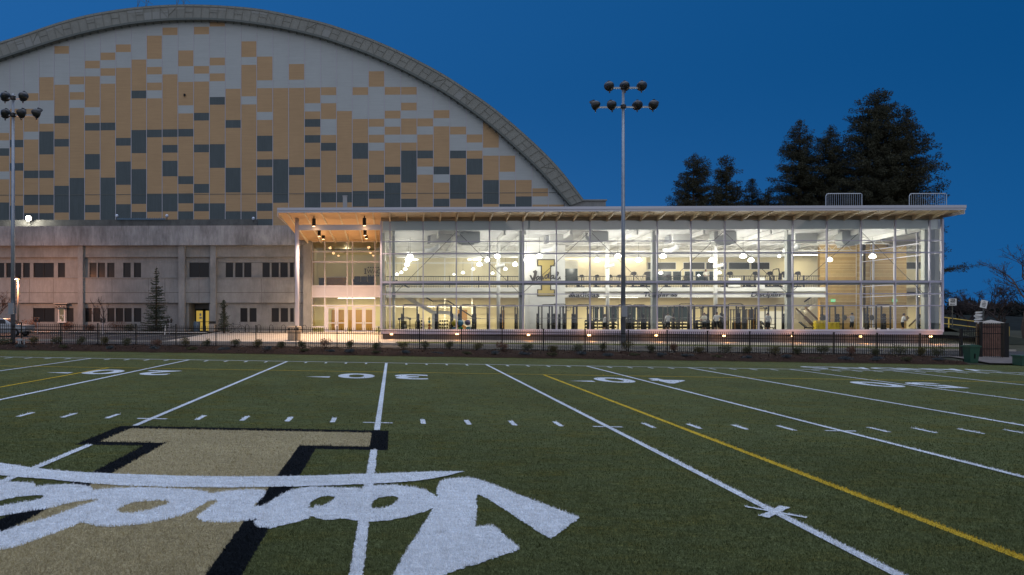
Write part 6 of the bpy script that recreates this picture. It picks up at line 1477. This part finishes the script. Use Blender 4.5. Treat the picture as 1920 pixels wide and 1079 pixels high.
def conifer(px, y_, base_z, prof, lab, cat='pine tree', name='pine_tree', leafm_=needle, dens=1.0, tuft=.42, right=None, group=None, low=392, z_low=None, rnd=0):
    """prof: list of (py, half width px) from top; the crown follows it and keeps its last width down to the low branches"""
    random.seed(1000 + px)
    x = X(px, y_); ppm = F / D(x, y_); t = thing(name, lab, cat, (x, y_, base_z), group=group)
    ztop = Z(prof[0][0], x, y_) - base_z; zb = (z_low - base_z) if z_low is not None else 2.5
    pz = [(Z(a, x, y_) - base_z, b/ppm, (c_ if len(q) > 2 else b)/ppm) for q in prof for a, b, c_ in [(q[0], q[1], q[2] if len(q) > 2 else q[1])]]
    m1 = MB(); m1.tube([(0, 0, 0), (.05, 0, ztop*.5), (0, 0, ztop*.98)], [ztop*.018+.05, ztop*.011+.03, .02], 8); m1.build('trunk', bark, t, smooth=True)
    def width(z):
        for (a, b, c_), (d, e, f_) in zip(pz, pz[1:]):
            if d <= z <= a: u = (a-z)/(a-d+1e-9); return b+(e-b)*u, c_+(f_-c_)*u
        return pz[-1][1], pz[-1][2]
    crown = MB(); z = ztop; br = MB()
    while z > zb:
        wl_, wr_ = width(z); wm = (wl_+wr_)/2; nb = max(3, int((4 + wm*1.5)*dens))
        for k in range(nb):
            a = random.uniform(0, 6.283); W_ = (wr_ if math.cos(a) > 0 else wl_)*abs(math.cos(a)) + wm*abs(math.sin(a)); L_ = max(0, W_*random.choice((1, 1, .96, .85, .7, 1.03, .5)) - tuft*.55)
            if L_ < .05: continue
            tip = Vector((math.cos(a)*L_, math.sin(a)*L_, z + random.uniform(-.1, .15)*L_)); root = Vector((0, 0, z - .12*L_))
            br.tube([root, tip], [.03+.012*L_, .012], 4, cap=False)
            m_ = max(1, int(L_/tuft*.9))
            for j in range(m_):
                u = 1 - (j/m_)*.85; p = root.lerp(tip, u) + Vector((random.gauss(0, tuft*.3), random.gauss(0, tuft*.3), random.gauss(0, tuft*.2)))
                clump(crown, p, tuft*.88, int(34*dens)+6, tuft*.42)
        z -= tuft * random.uniform(.55, .95)
    br.build('limbs', bark, t, fix=False); crown.build('crown', leafm_, t, fix=False)
    return t
conifer(1300, 102, .6, [(291,2),(297,12),(310,20,22),(325,22,26),(342,24,32),(360,30,34),(376,36,36),(392,40,38)], 'rounded dark pine at the left end of the tree row above the roof', z_low=9)
conifer(1362, 103, .6, [(291,2),(298,9),(312,17,15),(330,20,19),(345,23,21),(360,26,28),(392,30,32)], 'rounded dark pine second from the left above the roof', z_low=9)
conifer(1410, 106, .6, [(331,1),(342,5),(355,9),(370,13,16),(392,20,24)], 'small pointed pine in the gap between the left pair and the tall pines', z_low=9)
conifer(1441, 104, .6, [(360,2),(368,9),(380,16),(392,22)], 'lowest pine top just left of the tall pines', z_low=9)
conifer(1500, 98, .6, [(226,1),(235,8),(250,18,16),(262,22,20),(278,24,28),(300,34,30),(325,38,34),(345,44,38),(370,46,40),(392,50,44)], 'tall ragged pine left of the largest pines', z_low=9)
conifer(1556, 97, .6, [(236,1),(245,8),(262,16,18),(280,26,22),(300,30,26),(330,40,34),(392,55,50)], 'narrow pine squeezed between the tall ragged pine and the largest pine', z_low=9)
conifer(1645, 95, .6, [(167,2),(176,10),(190,26,22),(210,34,30),(235,44,44),(260,56,58),(290,66,62),(320,74,70),(350,78,74),(375,84,68),(392,92,62)], 'largest dark pine towering over the right part of the roof', dens=1.0, tuft=.55, z_low=8)
conifer(1700, 93, .6, [(205,2),(215,9),(235,14),(262,22),(290,22,26),(312,22,42),(332,20,46),(345,20,24),(392,20,12)], 'pine with long right-hand boughs leaning out from the largest pine', dens=.9, z_low=8)
conifer(1752, 84, .3, [(448,1),(458,10,22),(476,12,22),(484,6,8),(500,5,8),(503,10,74),(513,10,74),(517,5,8),(546,5,8),(550,10,40),(566,10,40),(572,4,6)], 'pine behind the right corner of the gym with a bough reaching right', dens=.55, tuft=.34, z_low=3)
# spruce and slender evergreen in front of the concrete block
def spruce_tree(px, y_, py_top, py_base, w_px, lab, name='spruce_tree', slim=False):
    random.seed(px); x = X(px, y_); zb = G(x, y_) + .05; H = Z(py_top, x, y_) - zb; ppm = F / D(x, y_); t = thing(name, lab, 'conifer', (x, y_, zb))
    MB().tube([(0, 0, 0), (0, 0, H)], [.11, .01], 8).build('trunk', bark, t); mb = MB(); br = MB(); z = H*.99
    Wm = w_px/ppm
    while z > .15:
        u = 1 - z/H; R_ = Wm*(u**.85)*(1 if u < .93 else .9) if not slim else Wm*(.45+1.3*u**.7)*random.uniform(.7, 1.1)
        for k in range(5 + int(R_*6.5)):
            a = random.uniform(0, 6.283); L_ = R_*random.choice((1.1, 1, .95, .8, .6, .45))*random.uniform(.85, 1.1)
            if L_ < .04: continue
            root = Vector((0, 0, z)); mid = root + Vector((math.cos(a), math.sin(a), -.10 if u > .25 else .2))*L_*.6; tip = root + Vector((math.cos(a)*L_, math.sin(a)*L_, (.02 if u > .3 else .35)*L_))
            br.tube([root, mid, tip], [.012, .008, .003], 3, cap=False)
            for j in range(max(2, int(L_/.09))):
                v = (j+.6)/max(2, int(L_/.09)); p = (root.lerp(mid, v/.6) if v < .6 else mid.lerp(tip, (v-.6)/.4)); leaves(mb, p, .045, 5, .11, .6)
        z -= .19*random.uniform(.7, 1.3) if not slim else .11
    br.build('limbs', bark, t, fix=False); mb.build('crown', spruce, t, fix=False)
spruce_tree(293, 66.9, 499, 622, 31, 'blue-green spruce with layered branches in front of the concrete block')
spruce_tree(420, 65.5, 564, 622, 8.5, 'slender drooping evergreen in front of the concrete pilaster', 'slender_evergreen', True)
def bare_tree(px, y_, py_top, spread, lab, seed, zb=None, depth=7, lean=0, r0=.16, grp=None, q=.72, s0=.34):
    random.seed(seed); x = X(px, y_); zb = G(x, y_) if zb is None else zb; H = Z(py_top, x, y_) - zb; t = thing('bare_tree', lab, 'bare tree', (x, y_, zb), group=grp)
    tr = MB(); tw = MB()
    def grow(p, d, L_, r, lv):
        e = p + d*L_; k = (tr if lv < 2 else tw); mid = p.lerp(e, .5) + Vector((random.gauss(0, .05), random.gauss(0, .05), random.gauss(0, .03)))*L_
        k.tube([p, mid, e], [r*.8, r*.68, r*.56], 7 if lv < 2 else 3, cap=False)
        if lv >= depth: return
        for _ in range(2 if lv and random.random() < .45 else 3):
            nd = (d + Vector((random.gauss(0, .5)*spread, random.gauss(0, .5)*spread, random.uniform(-.12, .28)))).normalized()
            grow(e if random.random() < .7 else mid, nd, L_*random.uniform(q-.1, q+.12), max(.005, r*random.uniform(.55, .72)), lv+1)
    grow(Vector((0, 0, 0)), Vector((lean, 0, 1)).normalized(), H*s0, r0, 0)
    m_ = 1
    zs_ = max(v[2] for v in tw.v); f = H/zs_
    tr.v = [(a*f, b*f, c_*f) for a, b, c_ in tr.v]; tw.v = [(a*f, b*f, c_*f) for a, b, c_ in tw.v]
    tr.build('trunk', twig, t, fix=False, smooth=True); tw.build('crown', twig, t, fix=False)
bare_tree(195, 67.2, 556, .95, 'small bare tree in front of the lower windows', 5, depth=5, r0=.05, s0=.2)
bare_tree(-8, 66.5, 543, 1.0, 'bare shrub-like tree at the left edge behind the car', 9, depth=6, r0=.05, s0=.18)
bare_tree(1925, 62, 445, .95, 'large bare tree rising at the right edge', 11, zb=-.4, depth=8, r0=.13, s0=.15)
bare_tree(1872, 72, 520, 1.05, 'bare tree left of the large one above the brick pillar', 23, zb=0, depth=8, r0=.10, s0=.15)
bare_tree(1815, 80, 545, 1.1, 'low spreading bare tree between the pine bough and the signs', 37, zb=0, depth=8, r0=.08, s0=.14)
bare_tree(1960, 70, 500, 1.0, 'bare tree just beyond the right edge with crossing twigs', 41, zb=0, depth=8, r0=.11, s0=.15)
bare_tree(1845, 95, 560, 1.1, 'far bare tree low on the hillside behind the signs', 51, zb=.5, depth=8, r0=.10, s0=.14)
bare_tree(1795, 100, 562, 1.1, 'far bare tree behind the ONE WAY sign', 61, zb=.5, depth=8, r0=.10, s0=.14)
# dark hillside with scrub on the right
mb = MB(); n_ = 60; m__ = 10
for j in range(m__+1):
    for i in range(n_+1):
        x = 47 + 130*i/n_; y = 84 + 60*j/m__; u = j/m__
        mb.v.append((x, y, .3 + 2.4*math.sin(min(1, u*1.6)*1.57)*(.75+.5*noise.noise(Vector((x*.06, y*.05, 1)))) + .25*noise.noise(Vector((x*.5, y*.5, 0)))))
for j in range(m__):
    for i in range(n_): mb.f.append((j*(n_+1)+i, j*(n_+1)+i+1, (j+1)*(n_+1)+i+1, (j+1)*(n_+1)+i)); mb.m.append(0)
struct(mb, 'hillside', mat('hill_scrub', (.012, .015, .012), .95, var=.5, scale=.8), smooth=True)
mb = MB(); random.seed(21)
for k in range(420):
    px = random.uniform(1772, 2100); y = random.uniform(118, 150); x = X(px, y); clump(mb, (x, y, random.uniform(.5, 3.4)*(1 + .5*noise.noise(Vector((x*.12, 0, 0))))), 1.5, 46, .8)
tag(mb.build('distant_scrub', mat('far_scrub', (.016, .02, .018), .9, var=.3, scale=1), fix=False), 'dark far-off band of trees and scrub along the horizon at the right', 'distant trees', kind='stuff')
# bank carrying the ramp railing
mb = MB(); pts = []
for i in range(21):
    px = 1762 + 140*i/20; q = 615 + (px-1770)*.145; x = X(px, 63); z = Z(q, x, 63); pts.append((x, z))
for (xa, za), (xb, zb_) in zip(pts, pts[1:]):
    mb.face([(xa,62.2,za),(xb,62.2,zb_),(xb,70,zb_+.4),(xa,70,za+.4)]); mb.face([(xa,57.5,G(xa,57.5)+.01),(xb,57.5,G(xb,57.5)+.01),(xb,62.2,zb_),(xa,62.2,za)]); mb.face([(xa,70,za+.4),(xb,70,zb_+.4),(xb,84,.3),(xa,84,.3)])
struct(mb, 'grass_bank', mat('dull_bank', (.022, .026, .018), .95, var=.4, scale=2))
# drive beside the gate
sheet('driveway', noise_layer(mat('drive_paving', (.16, .14, .13), .8, var=.15, scale=2), .8, .8, 1.2), X(1797, 40.5), 60, 38.42, 43.0, .07, ny=3)
def shrub(px, y_, r, h, lab, m, name='shrub', base=None, n=240, s=.10, grp=None, stems=True):
    x = X(px, y_); zb = (G(x, y_) if base is None else base); t = thing(name, lab, 'shrub', (x, y_, zb), group=grp); mb = MB(); sm_ = MB()
    for _ in range(7):
        a = random.uniform(0, 6.28); c = Vector((math.cos(a)*r*.45, math.sin(a)*r*.45, h*random.uniform(.35, .68))); leaves(mb, c, r*.55, n//7, s, h/r*.62, vert=.5)
        sm_.tube([(0, 0, 0), c], [.012, .006], 3, cap=False)
    mb.build('foliage', m, t, fix=False); sm_.build('stems', twig, t, fix=False); return t
random.seed(77); leafo = noise_layer(mat('olive_leaves', (.10, .085, .035), .8, var=.4, scale=9, spec=.1), 2, .7, 1.3)
k = 0
for px in (11, 64, 106, 150, 195, 237, 293, 347, 387, 441, 483, 527, 567, 611, 659, 708, 756, 797, 843, 893, 941, 989, 1036, 1083, 1128, 1175, 1218, 1265, 1313, 1360, 1402, 1451, 1497, 1543, 1595, 1640, 1684, 1726, 1757):
    r = random.uniform(.24, .36); big = px in (755, 1175, 1543, 1757, 1684, 1083, 566); yy = 40.75 + random.uniform(-.15, .15)
    lab = 'rounded dwarf shrub at the foot of the picket fence, number %d from the left' % (k+1)
    lab = '%s rounded shrub at the foot of the fence, %s from the left' % ('larger' if big else 'small', ORD[k] if k < 36 else ('thirty-' + ['seventh', 'eighth', 'ninth'][k-36])); k += 1
    x = X(px, yy); shrub(px, yy, r*(1.5 if big else 1.15), random.uniform(.42, .6)*(1.3 if big else 1.05), lab, (leafm, leafm, leafo)[k % 3] if k % 7 else leafr, base=bedz(x, yy)-.02, n=900, s=.055, grp='dwarf shrubs along the picket fence')
k = 0
for px in (40, 118, 205, 290, 360, 420, 500, 570, 620, 655, 706, 762, 820, 874, 930, 985, 1035, 1088, 1140, 1190, 1240, 1290, 1345, 1400, 1475, 1530, 1585, 1645, 1700, 1760):
    yy = 38.9 + random.uniform(-.25, .3); x = X(px, yy); lab = 'low %s tuft in the mulch at the field edge, %s from the left' % (('blue-grey', 'dull green')[k % 3 == 1], ORD[k]); 
    shrub(px, yy, random.uniform(.25, .4), random.uniform(.16, .26), lab, leafb if k % 3 != 1 else leafm, 'mulch_tuft', bedz(x, yy)-.03, n=420, s=.06, grp='low tufts in the mulch bed'); k += 1
for i, (px, yy, r, h, lab) in enumerate(((128, 67.3, .62, 1.05, 'russet bare shrub left of the small bare tree'), (165, 67.2, .7, .8, 'low russet shrub under the lower windows'), (218, 67.0, 1.1, 1.15, 'wide russet shrub beside the spruce'), (245, 67.2, .8, 1.0, 'brownish shrub at the left foot of the spruce'), (56, 66.8, .9, 1.5, 'orange-lit conical shrub behind the parking meter'), (8, 67, 1.2, 1.2, 'russet shrub behind the car'))):
    shrub(px, yy, r, h, lab, leafr if i != 3 else leafm, 'russet_shrub', n=900, s=.10)
# leaves at the edge of the field: soft grass tufts along the mulch border
mb = MB(); random.seed(3)
for _ in range(9000):
    x = random.uniform(-32, 45); y = 38.05 + abs(random.gauss(0, .12)); z = fz(x); s = random.uniform(.02, .06); a = random.uniform(-.02, .02)
    mb.face([(x-.008, y, z), (x+.008, y, z), (x+a, y+.01, z+s)])
tag(mb.build('edge_grass', lawn, fix=False), 'thin fringe of green grass where the turf meets the mulch bed', 'grass', kind='stuff')
# keep every light and mesh tidy: names only
for o in list(bpy.data.objects):
    if o.users_collection == (): bpy.data.objects.remove(o)
